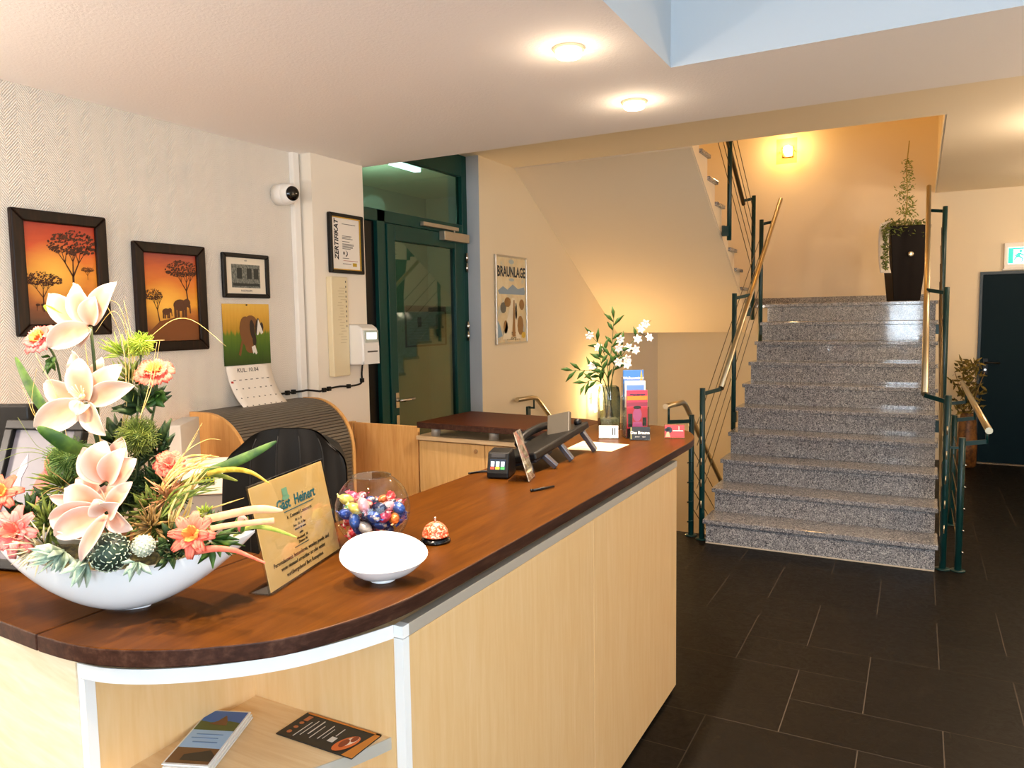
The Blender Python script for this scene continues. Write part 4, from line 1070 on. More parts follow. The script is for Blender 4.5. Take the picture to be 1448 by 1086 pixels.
# brochure holder
h0 = Vector((-1.182, 3.452, ZT)); hu = Vector((.84, .543, 0)).normalized(); hv = Vector((-hu.y, hu.x, 0))
r = thing('brochure_holder', 'three-tier clear brochure holder near the end of the counter', 'brochure holder', tuple(h0))
def hb(u0, u1, v0, v1, z0, z1, tilt=0):
    m = MB(); c = h0 + hu * ((u0 + u1) / 2) + hv * ((v0 + v1) / 2) + Z3 * ((z0 + z1) / 2)
    vv = (hv * math.cos(tilt) - Z3 * math.sin(tilt)); zz = (Z3 * math.cos(tilt) + hv * math.sin(tilt))
    return m.obox(c, hu, vv, zz, (u1 - u0) / 2, (v1 - v0) / 2, (z1 - z0) / 2)
def plates(*a):
    m = MB()
    for q in a: m.v, m.f, m.m, m.sm, m = (lambda b: (m.v + b.v, m.f + [[i + len(m.v) for i in f] for f in b.f], m.m + b.m, m.sm + b.sm, m))(q)
    return m
holder = MB()
def addto(b):
    o = len(holder.v); holder.v += b.v; holder.f += [[i + o for i in f] for f in b.f]; holder.m += b.m; holder.sm += b.sm
for b in (hb(-.056, .056, 0, .002, 0, .15), hb(-.056, .056, .034, .036, .0, .20), hb(-.056, .056, .068, .070, 0, .26), hb(-.056, .056, .10, .102, 0, .29), hb(-.057, -.055, 0, .102, 0, .15), hb(.055, .057, 0, .102, 0, .15), hb(-.057, -.055, .036, .102, .15, .20), hb(.055, .057, .036, .102, .15, .2), hb(-.056, .056, 0, .10, .001, .003)): addto(b)
holder.build('holder', ACRYL, r)
def brochure(label, v0, z1, col, extra):
    o = hb(-.050, .050, v0, v0 + .012, .006, z1).build('brochure', mat('br_' + col, col, .4)); tag(o, label, 'brochure', 'brochures in the clear holder')
    og = h0 + hv * (v0 - .0002); o['_o'] = tuple(o.location)
    extra(o, og); return o
def bx1(o, og):
    m = MB(); flat(m, [(-.05, .02), (-.02, .06), (.0, .12), (-.05, .15)], og, hu, Z3, .0004); m.build('printed_cloud', mat('br_cloud', '#B9D2E8', .5), o)
    text('Wolkensteiner', .017, PAPER, og + Z3 * .286, hu, Z3, o, bold=.0006); m = MB(); flat(m, [(.032, .275), (.046, .275), (.042, .31), (.039, .33), (.036, .31)], og, hu, Z3, .0005); m.build('printed_tower', mat('br_gold', '#C9A93A', .5), o)
def bx2(o, og):
    m = MB(); flat(m, rect(-.043, .043, .1, .255), og, hu, Z3, .0004); p = m.build('printed_sky', mat('br_sky', '#5E8ED0', .5), o)
    text('Harz erleben', .012, mat('br_maroon', '#5A2E4A', .6), og + Z3 * .226 + hv * -.0006, hu, Z3, o)
def bx3(o, og):
    m = MB(); flat(m, rect(-.05, .05, .185, .205), og, hu, Z3, .0004); m.build('printed_band', mat('br_orange', '#E8842A', .5), o)
    text('Wanderzug', .016, mat('br_navy', '#26324E', .6), og + Z3 * .212 + hv * -.0008, hu, Z3, o, shear=.2, bold=.0006)
    m = MB(); flat(m, rect(-.05, .05, .155, .175), og, hu, Z3, .0004); m.build('printed_strip', mat('br_maroon2', '#8A3448', .5), o)
    m = MB(); flat(m, ell(.0, .115, .022, .034, 14), og, hu, Z3, .0004); flat(m, [(-.02, .08), (.02, .08), (.03, .05), (-.025, .05)], og, hu, Z3, .0004); m.build('printed_dress', mat('br_pink', '#D46AB0', .5), o)
    m = MB(); flat(m, rect(-.045, -.024, .055, .12), og, hu, Z3, .0004); flat(m, rect(.026, .045, .06, .10), og, hu, Z3, .0004); flat(m, ell(.0, .15, .02, .008, 10), og, hu, Z3, .0006); m.build('printed_figures', mat('br_dark', '#1E2A22', .6), o)
    m = MB(); flat(m, rect(-.05, .05, .0, .048), og, hu, Z3, .0004); m.build('printed_foot', mat('br_black', '#141414', .5), o)
brochure('tall blue brochure in the rear pocket of the clear holder', .080, .325, '#3F78C8', bx1)
brochure('white-edged blue brochure in the middle pocket of the clear holder', .044, .275, '#F1EEE8', bx2)
brochure('red and pink brochure in the front pocket of the clear holder', .006, .232, '#DB3A52', bx3)

hu = Vector((.94, .34, 0)).normalized(); hv = Vector((-hu.y, hu.x, 0))
# business card stands
def card_stand(label, c, col, fn):
    c = Vector(c); r = thing('card_stand', label, 'card stand', tuple(c)); V_ = (Z3 * .97 + hv * .24).normalized(); N_ = hu.cross(V_)
    MB().obox(c + V_ * .033, hu, V_, N_, .049, .033, .0008).obox(c + hv * .022 + Z3 * .0012, hu, hv, Z3, .049, .022, .001).build('acrylic', ACRYL, r)
    cd_ = MB().obox(c + V_ * .034 + N_ * .0018, hu, V_, N_, .046, .030, .0008).build('card', mat('cd_' + col, col, .45), r)
    fn(cd_, c + N_ * .0028, V_)
def k1(o, og, V_):
    m = MB(); 
    for z in (.02, .028, .036, .044): flat(m, rect(-.035, .005, z, z + .0015), og, hu, V_, .0004)
    m.build('printed_lines', GREYINK, o)
    for x in (.018, .028): 
        m = MB(); flat(m, rect(x, x + .005, .018, .053), og, hu, V_, .0004); m.build('printed_mark', INK, o)
def k2(o, og, V_):
    text('Das Braune', .019, PAPER, og + V_ * .036, hu, V_, o, bold=.0006); text('Zimmer      hotel', .007, PAPER, og + V_ * .017, hu, V_, o)
    m = MB(); flat(m, rect(-.044, -.040, .006, .062), og, hu, V_, .0004); m.build('gold_stripe', mat('cd_gold', '#A89A4A', .5), o)
def k3(o, og, V_):
    m = MB(); flat(m, ell(-.026, .04, .016, .016, 14), og, hu, V_, .0004); flat(m, rect(-.046, -.02, .035, .048), og, hu, V_, .0004); m.build('printed_hat', mat('cd_navy', '#202634', .5), o)
    m = MB(); flat(m, [(-.044, .006), (-.036, .03), (-.026, .03), (-.02, .006)], og, hu, V_, .0006); m.build('printed_face', mat('cd_skin', '#E39A7A', .5), o)
    m = MB(); flat(m, rect(-.008, .04, .034, .038), og, hu, V_, .0004); flat(m, rect(.02, .022, .036, .058), og, hu, V_, .0004); m.build('printed_line', PAPER, o)
card_stand('white business cards in a clear stand in front of the glass vase', (-1.305, 3.385, ZT), '#F2ECE6', k1)
card_stand('black business cards in a clear stand before the brochure holder', (-1.150, 3.395, ZT), '#15181C', k2)
card_stand('red business cards in a clear stand at the counter end', (-1.020, 3.520, ZT), '#E03A3E', k3)

# leaflets on the shelf
la = [Vector((-1.403, 1.117, .807)), Vector((-1.306, 1.155, .807)), Vector((-1.214, .962, .807)), Vector((-1.313, .924, .807))]
lu = (la[1] - la[0]).normalized(); lv = (la[0] - la[3]).normalized()
for k in range(6):
    c = (la[0] + la[1] + la[2] + la[3]) / 4 + Z3 * (.0012 + k * .0027) + lu * .003 * math.sin(k * 2.1) - lv * .004 * math.cos(k * 1.7)
    o = MB().obox(c, lu, lv, Z3, .05, .105, .0012).build('leaflet', mat('leaflet_white', '#EDEDEB', .5))
    tag(o, 'blue and white leaflet with a landscape photo, topmost of the stack' if k == 5 else 'white leaflet inside the stack on the corner shelf', 'leaflet', 'stacked leaflets on the shelf')
o['_o'] = tuple(o.location); og = c + Z3 * .0012
def lp(name, col, polys, e=.0004):
    m = MB()
    for p in polys: flat(m, p, og, lu, lv, e)
    return m.build(name, mat('lf_' + name, col, .45), o)
lp('printed_sky', '#2E62B0', [rect(-.046, .046, .05, .100)]); lp('printed_hills', '#4C5A22', [[(-.046, .022), (.046, .022), (.046, .055), (.02, .06), (-.02, .052), (-.046, .058)]], .0008); lp('printed_rock', '#6E4420', [[(-.02, .045), (.02, .042), (.015, .06), (.004, .082), (-.006, .06)]], .0012)
lp('printed_blue', '#9CC2EC', [rect(-.046, .046, -.045, .022)]); lp('printed_lines', '#5A86C0', [rect(-.03, .03, .004, .007), rect(-.035, .025, -.01, -.007), rect(-.025, .03, -.026, -.022)], .0008)
lp('printed_photo', '#6E4A26', [rect(-.046, .046, -.100, -.045)]); lp('printed_roof', '#2C2620', [[(-.02, -.07), (.03, -.052), (.046, -.07), (.046, -.09), (-.02, -.09)]], .0008)

# menu leaflet
m0 = Vector((-1.106, 1.182, .8075)); mu = Vector((0, -1, 0)); mv = Vector((-1, 0, 0)); mu = Vector((.03, -1, 0)).normalized(); mv = Vector((-1, -.03, 0)).normalized()
mu, mv = -mu, -mv
o = MB().obox(m0, X3, Y3, Z3, .106, .049, .0012).build('menu_leaflet', mat('menu_black', '#1D1B1A', .5)); tag(o, 'dark menu leaflet with an orange plate of food on the shelf', 'leaflet')
o['_o'] = tuple(o.location); og = m0 + Z3 * .0012; UU, VV = Y3, -X3   # reading direction: lines run along Y
def mp(name, col, polys, e=.0004):
    m = MB()
    for p in polys: flat(m, [(a, b) for a, b in p], og, X3, Y3, e)
    return m.build(name, mat('mn_' + name, col, .5), o)
mp('orange_border', '#C97A28', [[(.078, -.049), (.106, -.049), (.106, .049), (.094, .049)], rect(-.1, .106, .044, .049)])
mp('plate', '#D9692C', [ell(.060, -.012, .018, .034, 18, -.35)], .0008); mp('plate_rim', '#F0D8C0', [ell(.062, -.004, .010, .024, 14, -.35)], .0012); mp('food', '#8A3A1A', [ell(.056, -.014, .009, .016, 12), ell(.067, .008, .007, .012, 12)], .0016)
mp('printed_lines', '#CFC8BE', [rect(-.055, -.053, -.03, .03), rect(-.042, -.039, -.02, .035), rect(-.028, -.026, -.03, .02), rect(-.01, -.008, -.025, .03), rect(.0, .0015, -.02, .02), rect(.015, .03, -.022, -.004), rect(.02, .022, .0, .03), rect(-.066, -.064, -.04, .02)])
mp('printed_title', '#B4683A', [ell(-.085, -.03, .006, .006, 8), ell(-.085, -.01, .006, .005, 8), ell(-.085, .008, .006, .005, 8), rect(-.09, -.078, .018, .038)])
# ================================================================ FLOWER BOWL ON THE COUNTER
def petal_mat(name, c1, c2, rough=.55):
    m = mat(name, c1, rough, spec=.3, sss=.25); t = NT(m); t.base(t.ramp(t.noise(t.coords(), 28, 2, .5, .3), [(.35, c1), (.68, c2)])); return m
def rim_mat(name, inner, edge):
    m = mat(name, edge, .6, spec=.2, sss=.15); t = NT(m); a = t.add('ShaderNodeAttribute', attribute_name='rim')
    f = t.math('ADD', a.outputs['Fac'], t.math('MULTIPLY', t.math('SUBTRACT', t.noise(t.coords(), 24, 2), .5), .5)); t.base(t.ramp(f, [(.05, inner), (.85, edge)])); return m
IVORY = rim_mat('ivory_petal', '#BF9272', '#D6C2B0'); BLUSH = rim_mat('blush_petal', '#C68C70', '#DDBFAF')
CORAL = petal_mat('coral_petal', '#EE7F66', '#E8604E'); PINK = petal_mat('pink_petal', '#F0938A', '#E66F68'); ORANGE = petal_mat('orange_petal', '#F2A04C', '#E77A3C')
LEAF = speckle('leaf_green', '#264A10', '#4A6C1C', 30); DLEAF = speckle('dark_leaf', '#1C3414', '#3A5220', 40); SAGE = speckle('sage_leaf', '#8FA892', '#B9C8B4', 40)
LIME = speckle('lime_green', '#7E9A1E', '#A9BC3C', 60); MOSSG = speckle('moss_green', '#4E5E20', '#7C8A34', 60); STRAW = speckle('straw', '#C9A452', '#E3CB86', 50); BROWNG = speckle('dry_brown', '#7A5A2C', '#A8864A', 60)
STEMG = mat('stem_green', '#3A4A1E', .6)

BD = 1.56                                 # viewing depth of the bowl
bb = Vector((-1.430, .955, ZT)); bx = Vector((.875, .484, 0)).normalized(); by = Vector((-.484, .875, 0)).normalized()
r = thing('flower_bowl', 'white boat-shaped ceramic bowl full of artificial flowers', 'bowl', tuple(bb))
BL, BW = .268, .098
def boat(u, v, inner=0):
    """u along the boat -1..1, v around the section from front rim to back rim"""
    w = BW * (1 - abs(u) ** 2.3) ** .75
    rim = .108 + .046 * abs(u) ** 2.0
    keel = .0008 + .150 * abs(u) ** 1.85
    if inner: keel += .006; w = max(w - .006, .0005)
    a = (v - .5) * PI
    s = math.sin(a); k = abs(s) ** 1.0
    z = keel + (rim - keel) * (1 - math.cos(a)) ** 1.2
    x = u * BL
    return bb + bx * x + by * (w * math.copysign(min(1, k * 1.0), s)) + Z3 * z
m = MB().grid(lambda a, b: boat(2 * a - 1, b), 48, 22).grid(lambda a, b: boat(1 - 2 * a, b, 1), 48, 22)
m.grid(lambda a, b: boat(2 * a - 1, 0).lerp(boat(2 * a - 1, 0, 1), 1 - b), 48, 1).grid(lambda a, b: boat(2 * a - 1, 1).lerp(boat(2 * a - 1, 1, 1), b), 48, 1)
m.prism([(bb.x + bx.x * .046 * math.cos(q * PI / 14) + by.x * .022 * math.sin(q * PI / 14), bb.y + bx.y * .046 * math.cos(q * PI / 14) + by.y * .022 * math.sin(q * PI / 14)) for q in range(28)], ZT, ZT + .0035)
m.build('bowl', CERAM, r)
rnd = random.Random(21)
m = MB()
m.grid(lambda a, b: bb + bx * ((2 * a - 1) * BL * .86) + by * ((2 * b - 1) * .086 * (1 - abs(2 * a - 1) ** 2.3) ** .7) + Z3 * (.092 + .03 * (2 * a - 1) ** 2 + .035 * math.sin(b * PI) * (1 - (2 * a - 1) ** 2) + .006 * rnd.random()), 40, 12)
o = m.build('moss_bed', speckle('moss_bed', '#2E2A16', '#5A5426', 120)); tag(o, 'dark moss filling under the flowers in the white bowl', 'moss', kind='stuff')

def axis_px(dx, dy, toward):
    """direction from picture-right, picture-up and towards-the-viewer components"""
    return (RIGHT * dx + UP * dy - FWD * toward).normalized()

D = math.radians
def magnolia(label, base, petals, mt, group, d, stem_to, stamens=None):
    """petals: (tip px, tip py, depth step of the tip, half width in m, bulge, depth lift of the base)"""
    c = at(base[0], base[1], d); r = thing('magnolia', label, 'flower', tuple(c), group)
    for k, (tx, ty, dd, W, bulge, lift) in enumerate(petals):
        b0 = at(base[0] + (tx - base[0]) * .05, base[1] + (ty - base[1]) * .05, d - lift); tip = at(tx, ty, d + dd - lift)
        L = (tip - b0).length; sp = (tip - b0).normalized(); nrm = (-FWD - sp * (-FWD).dot(sp)).normalized()
        side = sp.cross(nrm).normalized(); mid = b0.lerp(tip, .5) + nrm * bulge * L
        rr = random.Random(k * 7 + tx); bend = rr.uniform(-.10, .10) * L
        mid = mid + side * bend
        P = bez(b0, mid, tip, 16); ph = rr.uniform(0, 6); amp = rr.uniform(.05, .11); tw = rr.uniform(-.25, .25)
        def fn(a, b):
            i = a * 16; k0 = min(int(i), 15); p = P[k0].lerp(P[k0 + 1], i - k0); t = (P[k0 + 1] - P[k0]).normalized()
            n = (nrm - t * nrm.dot(t)).normalized(); sd = t.cross(n)
            ang = tw * a; sd2 = sd * math.cos(ang) + n * math.sin(ang); n2 = sd2.cross(t) * -1
            w = W * (math.sin(PI * min(1, .05 + .95 * a) ** 1.02) ** .66 if a < 1 else 0) * (1 - .32 * a ** 3) + W * .05 * (1 - a)
            q = (b - .5) * 2
            return p + sd2 * (q * w) + n * (.42 * w * q * q - .12 * w) + n * (amp * W * math.sin(q * 2.6 + ph + a * 5) * a) - n * (.16 * L * max(0, a - .72) ** 1.5 * 3)
        po = MB().grid(fn, 16, 12).build('petal', mt, r, solid=.0014, sub=1)
        ta = po.data.attributes.new('rim', 'FLOAT', 'POINT'); ta.data.foreach_set('value', [min(1, max(abs(j / 6 - 1) ** 2.2, (i / 16) ** 2.5)) for i in range(17) for j in range(13)])
    if stamens:
        m = MB(); s0 = at(stamens[0], stamens[1], d - .025)
        for q in range(10):
            v = axis_px(math.cos(q * 2.4) * .6, math.sin(q * 2.4) * .6 + .3, .8); m.tube([s0, s0 + v * .014, s0 + v * .026 + UP * .003], [.0011, .0007, .0009], 5)
        m.ball(s0, .006, 10); m.build('stamens', mat('stamen', '#F0D9A8', .5), r)
    m = MB(); m.tube(bez(c, c.lerp(stem_to, .5) + FWD * .02, stem_to, 8), .0032, 8); m.build('stem', STEMG, r)
    return r
magnolia('topmost ivory magnolia, seen from the side above the bowl', (128, 462), [
    (100, 398, .045, .026, -.06, -.02), (65, 413, .02, .027, .10, .0), (107, 400, -.005, .026, .20, .012), (152, 404, .03, .022, .05, -.015), (164, 396, .0, .024, .22, .02), (66, 492, -.02, .027, .26, .015), (111, 493, .0, .014, .15, .01), (133, 418, -.01, .021, .25, .03)], IVORY, 'ivory magnolia flowers', 1.53, at(140, 690, BD))
magnolia('large open ivory magnolia second from the top, facing the room', (121, 570), [
    (142, 503, .05, .022, -.05, -.03), (98, 494, .035, .023, .05, -.015), (57, 541, .02, .026, .12, .0), (172, 514, .02, .027, .15, .0), (190, 545, .0, .024, .18, .008), (110, 505, -.005, .027, .22, .012), (45, 605, -.025, .032, .22, .016), (148, 617, -.02, .022, .25, .02), (107, 588, -.02, .019, .5, .03)], IVORY, 'ivory magnolia flowers', 1.50, at(150, 700, BD), (116, 560))
magnolia('half-closed blush magnolia above the lowest one', (150, 684), [
    (140, 626, .03, .024, -.1, -.02), (171, 617, .02, .026, .0, -.01), (110, 634, .01, .029, .22, .0), (193, 648, .0, .026, .25, .006), (148, 622, -.01, .032, .38, .016), (176, 632, -.015, .024, .36, .026)], BLUSH, 'blush magnolia flowers', 1.465, at(160, 740, BD))
magnolia('lowest large blush magnolia drooping over the bowl rim', (152, 724), [
    (104, 676, .035, .024, .0, -.02), (160, 680, .03, .026, .1, -.012), (64, 703, .02, .015, .1, -.01), (187, 680, .01, .017, .22, .0), (88, 690, .0, .030, .22, .006), (64, 735, -.01, .031, .22, .012), (73, 760, -.02, .028, .26, .018), (187, 750, -.015, .020, .25, .016), (111, 796, -.03, .014, .25, .024), (133, 706, -.02, .024, .5, .03), (168, 712, -.02, .019, .5, .034)], BLUSH, 'blush magnolia flowers', 1.43, at(160, 770, BD))

def carnation(label, px, py, d, ax, R, mt, mt2, group, n=(9, 8, 6), stem_to=None, long=1.0):
    c = at(px, py, d); A = ax; u = A.orthogonal().normalized(); w = A.cross(u); rr = random.Random(px + py)
    r = thing('carnation', label, 'flower', tuple(c), group); rows = MB(); inner = MB()
    for lv, (cnt, op, L) in enumerate(zip(n, (1.35, .95, .5), (1.0, .85, .7))):
        for k in range(cnt):
            ang = k * 2 * PI / cnt + lv * .4 + rr.uniform(-.1, .1); e = u * math.cos(ang) + w * math.sin(ang); t_ = A.cross(e); opn = op + rr.uniform(-.15, .15)
            def f(a, b):
                th = opn * (.4 + .6 * a); dd = A * math.cos(th) + e * math.sin(th); s = (b - .5) * 2; wv = R * .36 * math.sin(PI * (.12 + .72 * a)) * (1.1 if long <= 1 else .75)
                fr = .07 * R * a * math.sin(s * 9 + k) 
                return c + dd * (R * L * long * a) + t_ * (s * wv) + A * (fr - .08 * R * s * s)
            (inner if lv == 2 else rows).grid(f, 6, 8)
    rows.build('petals', mt, r, solid=.0006); inner.build('inner_petals', mt2, r, solid=.0006)
    m = MB(); m.lathe([(.002, -R * .34), (R * .16, -R * .25), (R * .2, -R * .05), (R * .1, R * .1)], c, 12, axis=A); m.build('calyx', LEAF, r)
    m = MB(); m.tube(bez(c - A * R * .3, c - A * (R * .3 + .05), stem_to or Vector((bb.x, bb.y, ZT + .09)), 8), .0025, 6); m.build('stem', STEMG, r)
    return r
carnation('pink carnation with an orange heart left of the topmost magnolia', 60, 483, 1.55, axis_px(-.25, .55, .8), .038, PINK, ORANGE, 'pink and coral carnations', stem_to=at(90, 620, BD))
carnation('coral carnation on a tall stem right of the open magnolia', 219, 530, 1.55, axis_px(.1, .75, .65), .040, CORAL, ORANGE, 'pink and coral carnations', stem_to=at(190, 680, BD))
carnation('coral flower half hidden in grass, right of the blush bud', 240, 658, 1.54, axis_px(.3, .5, .8), .032, CORAL, CORAL, 'pink and coral carnations', stem_to=at(215, 730, BD))
carnation('coral star flower above the right end of the bowl', 274, 757, 1.44, axis_px(.05, .35, .93), .042, CORAL, ORANGE, 'coral star flowers', (8, 6, 4), stem_to=at(255, 790, BD), long=1.1)
carnation('pink star flower over the left rim of the bowl', 26, 752, 1.46, axis_px(-.1, .25, .95), .047, PINK, CORAL, 'coral star flowers', (8, 7, 5), stem_to=at(70, 780, BD), long=1.1)
carnation('coral red flower at the far left edge above the bowl', 3, 700, 1.50, axis_px(.2, .5, .8), .040, CORAL, ORANGE, 'coral star flowers', (7, 6, 4), stem_to=at(50, 780, BD), long=1.1)

def spiky(label, px, py, d, R, mt, n, name='green_puff', group=None, sq=1.0, thick=.0011, core=.42):
    c = at(px, py, d); r = thing(name, label, 'flower', tuple(c), group); rr = random.Random(px)
    MB().ball(c, R * core, 14).build('core', mt, r); m = MB()
    for k in range(n):
        z = 1 - 2 * (k + .5) / n; a = k * 2.39996; v = Vector((math.sqrt(1 - z * z) * math.cos(a), math.sqrt(1 - z * z) * math.sin(a), z * sq)); q = v.orthogonal() * .22
        m.tube([c + v * R * core * .8, c + v * R * .75 + q * R * .15, c + (v + q * rr.uniform(-1, 1.6)).normalized() * R * rr.uniform(.85, 1.05)], [thick, thick * .8, thick * .3], 4, caps=False)
    o = m.build('spikes', mt, r); o['kind'] = 'stuff'
    if py < 720:
        m = MB(); m.tube(bez(c, c - Z3 * .05, bb + Z3 * .10, 6), .0022, 6); m.build('stem', STEMG, r)
    return r
spiky('lime green spiky puff high in front of the elephant painting', 199, 487, 1.56, .030, LIME, 170, group='green spiky puffs')
spiky('large olive spiky puff in the middle of the flowers', 195, 617, 1.53, .045, MOSSG, 420, group='green spiky puffs')
spiky('olive spiky puff left of the blush bud', 98, 648, 1.55, .047, speckle('fern_green', '#4E6E2C', '#7E9A4C', 60), 420, group='green spiky puffs')
spiky('feathery dark green puff right of the lowest magnolia', 205, 690, 1.56, .046, DLEAF, 380, group='green spiky puffs')
def pod(label, px, py, d, R, mt, mt2, n):
    c = at(px, py, d); r = thing('seed_pod', label, 'seed pod', tuple(c)); MB().ball(c, R, 20).build('pod', mt, r); m = MB()
    for k in range(n):
        z = 1 - 2 * (k + .5) / n; a = k * 2.39996; v = Vector((math.sqrt(1 - z * z) * math.cos(a), math.sqrt(1 - z * z) * math.sin(a), z)); u = v.orthogonal().normalized(); w = v.cross(u); a2 = k * 1.7
        e = u * math.cos(a2) + w * math.sin(a2); m.tube([c + v * R * 1.0 - e * R * .10, c + v * R * 1.05, c + v * R * 1.0 + e * R * .10 + w * R * .05], .0011, 4)
    o = m.build('white_curls', mt2, r); o['kind'] = 'stuff'
pod('dark green seed ball with pale curls at the front of the bowl', 155, 781, 1.43, .036, speckle('pod_dark', '#14241A', '#2E4632', 60), mat('pale_curl', '#C3CFB4', .6), 150)
pod('small grey-green thistle ball right of the dark seed ball', 203, 772, 1.43, .020, speckle('thistle', '#93A08A', '#C6C9B0', 140), mat('thistle_hair', '#DAD8C0', .6), 90)

def leaf(name, label, pts, w, mt, group=None, fold=.25, side=None, cat='leaf', prof=None):
    """pts: (px, py, depth)"""
    P = catmull([at(*p) for p in pts], 6); pr = prof or (lambda t: w * max(.03, math.sin(PI * (.08 + .9 * t)) ** .7))
    sd = side or (P[-1] - P[0]).normalized().cross(FWD)
    o = MB().blade(P, pr, sd, 0, fold).build(name, mt, solid=.0008); tag(o, label, cat, group); return o
leaf('sword_leaf', 'dark green pointed leaf at the left, reaching up beside the open magnolia', [(80, 600, 1.57), (58, 570, 1.57), (40, 540, 1.58), (22, 505, 1.6)], .0115, LEAF)
leaf('sword_leaf', 'broad green leaf pointing left under the open magnolia', [(130, 640, 1.49), (100, 630, 1.46), (75, 616, 1.44), (53, 604, 1.43)], .015, LEAF)
leaf('sword_leaf', 'long bright green leaf reaching right across the black chair', [(285, 668, 1.55), (320, 658, 1.56), (355, 643, 1.58), (391, 624, 1.6)], .0105, LEAF)
leaf('grass_ribbon', 'yellow-green ribbon of grass arching right in front of the chair', [(250, 700, 1.54), (290, 672, 1.53), (325, 664, 1.52), (355, 668, 1.5), (381, 684, 1.48)], .0055, speckle('ochre_leaf', '#A98E22', '#D0B548', 40), fold=.1)
leaf('grass_ribbon', 'short olive grass leaf beside the printer', [(245, 690, 1.54), (285, 672, 1.53), (310, 672, 1.53), (336, 680, 1.52)], .006, speckle('olive_leaf', '#5E6A1E', '#8A8A34', 40))
leaf('grass_ribbon', 'green grass blade crossing the lower part of the tan notice', [(330, 758, 1.44), (355, 745, 1.40), (385, 748, 1.37), (420, 760, 1.35)], .0045, speckle('fresh_leaf', '#8FA23A', '#B4BE5C', 40), fold=.1)
leaf('thin_blade', 'thin yellow blade pointing right behind the tan notice', [(255, 735, 1.5), (290, 722, 1.5), (345, 704, 1.5)], .0016, STRAW)
RIB = petal_mat('peach_ribbon', '#F3C294', '#E9A877')
leaf('ribbon', 'upper peach ribbon reaching right across the tan notice', [(290, 735, 1.45), (330, 726, 1.41), (365, 720, 1.38), (400, 722, 1.36)], .0075, RIB, 'peach ribbons', .1, cat='ribbon', prof=lambda t: .0075 if t < .8 else .0075 * (1.05 - t) * 4)
leaf('ribbon', 'lower peach ribbon ending square on the tan notice', [(295, 748, 1.44), (330, 742, 1.41), (388, 736, 1.365)], .006, RIB, 'peach ribbons', .1, cat='ribbon', prof=lambda t: .0055)
leaf('ribbon', 'coral ribbon lying over the right rim of the bowl', [(262, 782, 1.43), (300, 776, 1.43), (330, 778, 1.42), (352, 786, 1.40), (375, 796, 1.38)], .0075, CORAL, None, .1, cat='ribbon', prof=lambda t: .0078 * (1 - .75 * t))
c = at(342, 742, 1.42); A = axis_px(.15, .9, .2)
r = thing('flower_bud', 'small peach bud with green sepals at the right bowl tip', 'flower bud', tuple(c))
MB().lathe([(.001, -.017), (.009, -.010), (.0125, .0), (.010, .012), (.004, .018)], c, 16, axis=A).build('bud', PINK, r)
m = MB()
for k in range(4):
    a = k * PI / 2 + .4; u = A.orthogonal().normalized(); w = A.cross(u); e = u * math.cos(a) + w * math.sin(a)
    m.blade([c - A * .018, c - A * .008 + e * .0115, c + A * .006 + e * .0135, c + A * .016 + e * .010], lambda t: .0065 * math.sin(PI * (.1 + .85 * t)), A.cross(e), 0, .3)
m.build('sepals', LEAF, r, solid=.0006)
MB().tube(bez(c - A * .017, at(310, 752, 1.44), at(270, 770, 1.47), 6), .002, 6).build('stem', STEMG, r)
# bud beside the topmost magnolia
o = leaf('leaf_bud', 'small green bud left of the topmost magnolia', [(96, 450, 1.54), (82, 445, 1.54), (72, 438, 1.54), (62, 432, 1.54)], .008, LIME, fold=.6)

# dry grasses
def strand(pts, w): return catmull([at(*p) for p in pts], 6), w
def grass(label, strands, mt, name='dried_grass', group='dried grasses'):
    m = MB()
    for pts, w in strands:
        P = catmull([at(*p) for p in pts], 5); m.tube(P, [w * (1 - .7 * i / (len(P) - 1)) for i in range(len(P))], 5)
    o = m.build(name, mt); tag(o, label, 'dried grass', group); return o
grass('long thin straw arching over the elephant painting to the calendar', [([(170, 690, 1.56), (190, 520, 1.57), (230, 462, 1.58), (270, 452, 1.59), (320, 490, 1.6)], .0012)], STRAW)
grass('straw blades fanning up right of the topmost magnolia', [([(160, 680, 1.55), (178, 560, 1.55), (172, 480, 1.55), (150, 430, 1.54)], .0016), ([(165, 680, 1.55), (182, 540, 1.55), (178, 470, 1.55), (160, 440, 1.54), (135, 470, 1.54)], .0013), ([(165, 680, 1.56), (185, 560, 1.56), (190, 500, 1.56), (175, 425, 1.56)], .0016), ([(150, 670, 1.55), (128, 540, 1.53), (118, 470, 1.53)], .0018), ([(165, 680, 1.56), (188, 520, 1.56), (172, 440, 1.56), (156, 424, 1.55)], .0012)], STRAW)
grass('pale straw stalks crossing in front of the coral carnation', [([(198, 590, 1.50), (215, 545, 1.50), (226, 482, 1.50)], .0011), ([(198, 592, 1.5), (212, 540, 1.5), (222, 484, 1.5)], .0011), ([(205, 482, 1.5), (233, 481, 1.5)], .0009)], STRAW)
grass('pale branching stalk reaching up to the right beside the cabinet', [([(232, 680, 1.5), (262, 640, 1.5), (292, 622, 1.5), (312, 622, 1.5)], .0012), ([(262, 640, 1.5), (286, 598, 1.5)], .0012), ([(240, 670, 1.5), (268, 632, 1.5), (280, 612, 1.5)], .0010)], STRAW)
grass('thin olive grass fanning left over the dark picture frame', [([(95, 660, 1.55), (60, 642, 1.54), (30, 640, 1.53), (0, 652, 1.52)], .0011), ([(95, 660, 1.55), (55, 636, 1.54), (20, 634, 1.53), (-10, 640, 1.52)], .0011), ([(98, 665, 1.55), (66, 648, 1.54), (44, 652, 1.53), (10, 672, 1.52)], .0010), ([(98, 668, 1.55), (70, 640, 1.54), (50, 628, 1.53), (25, 590, 1.52)], .0009)], MOSSG)
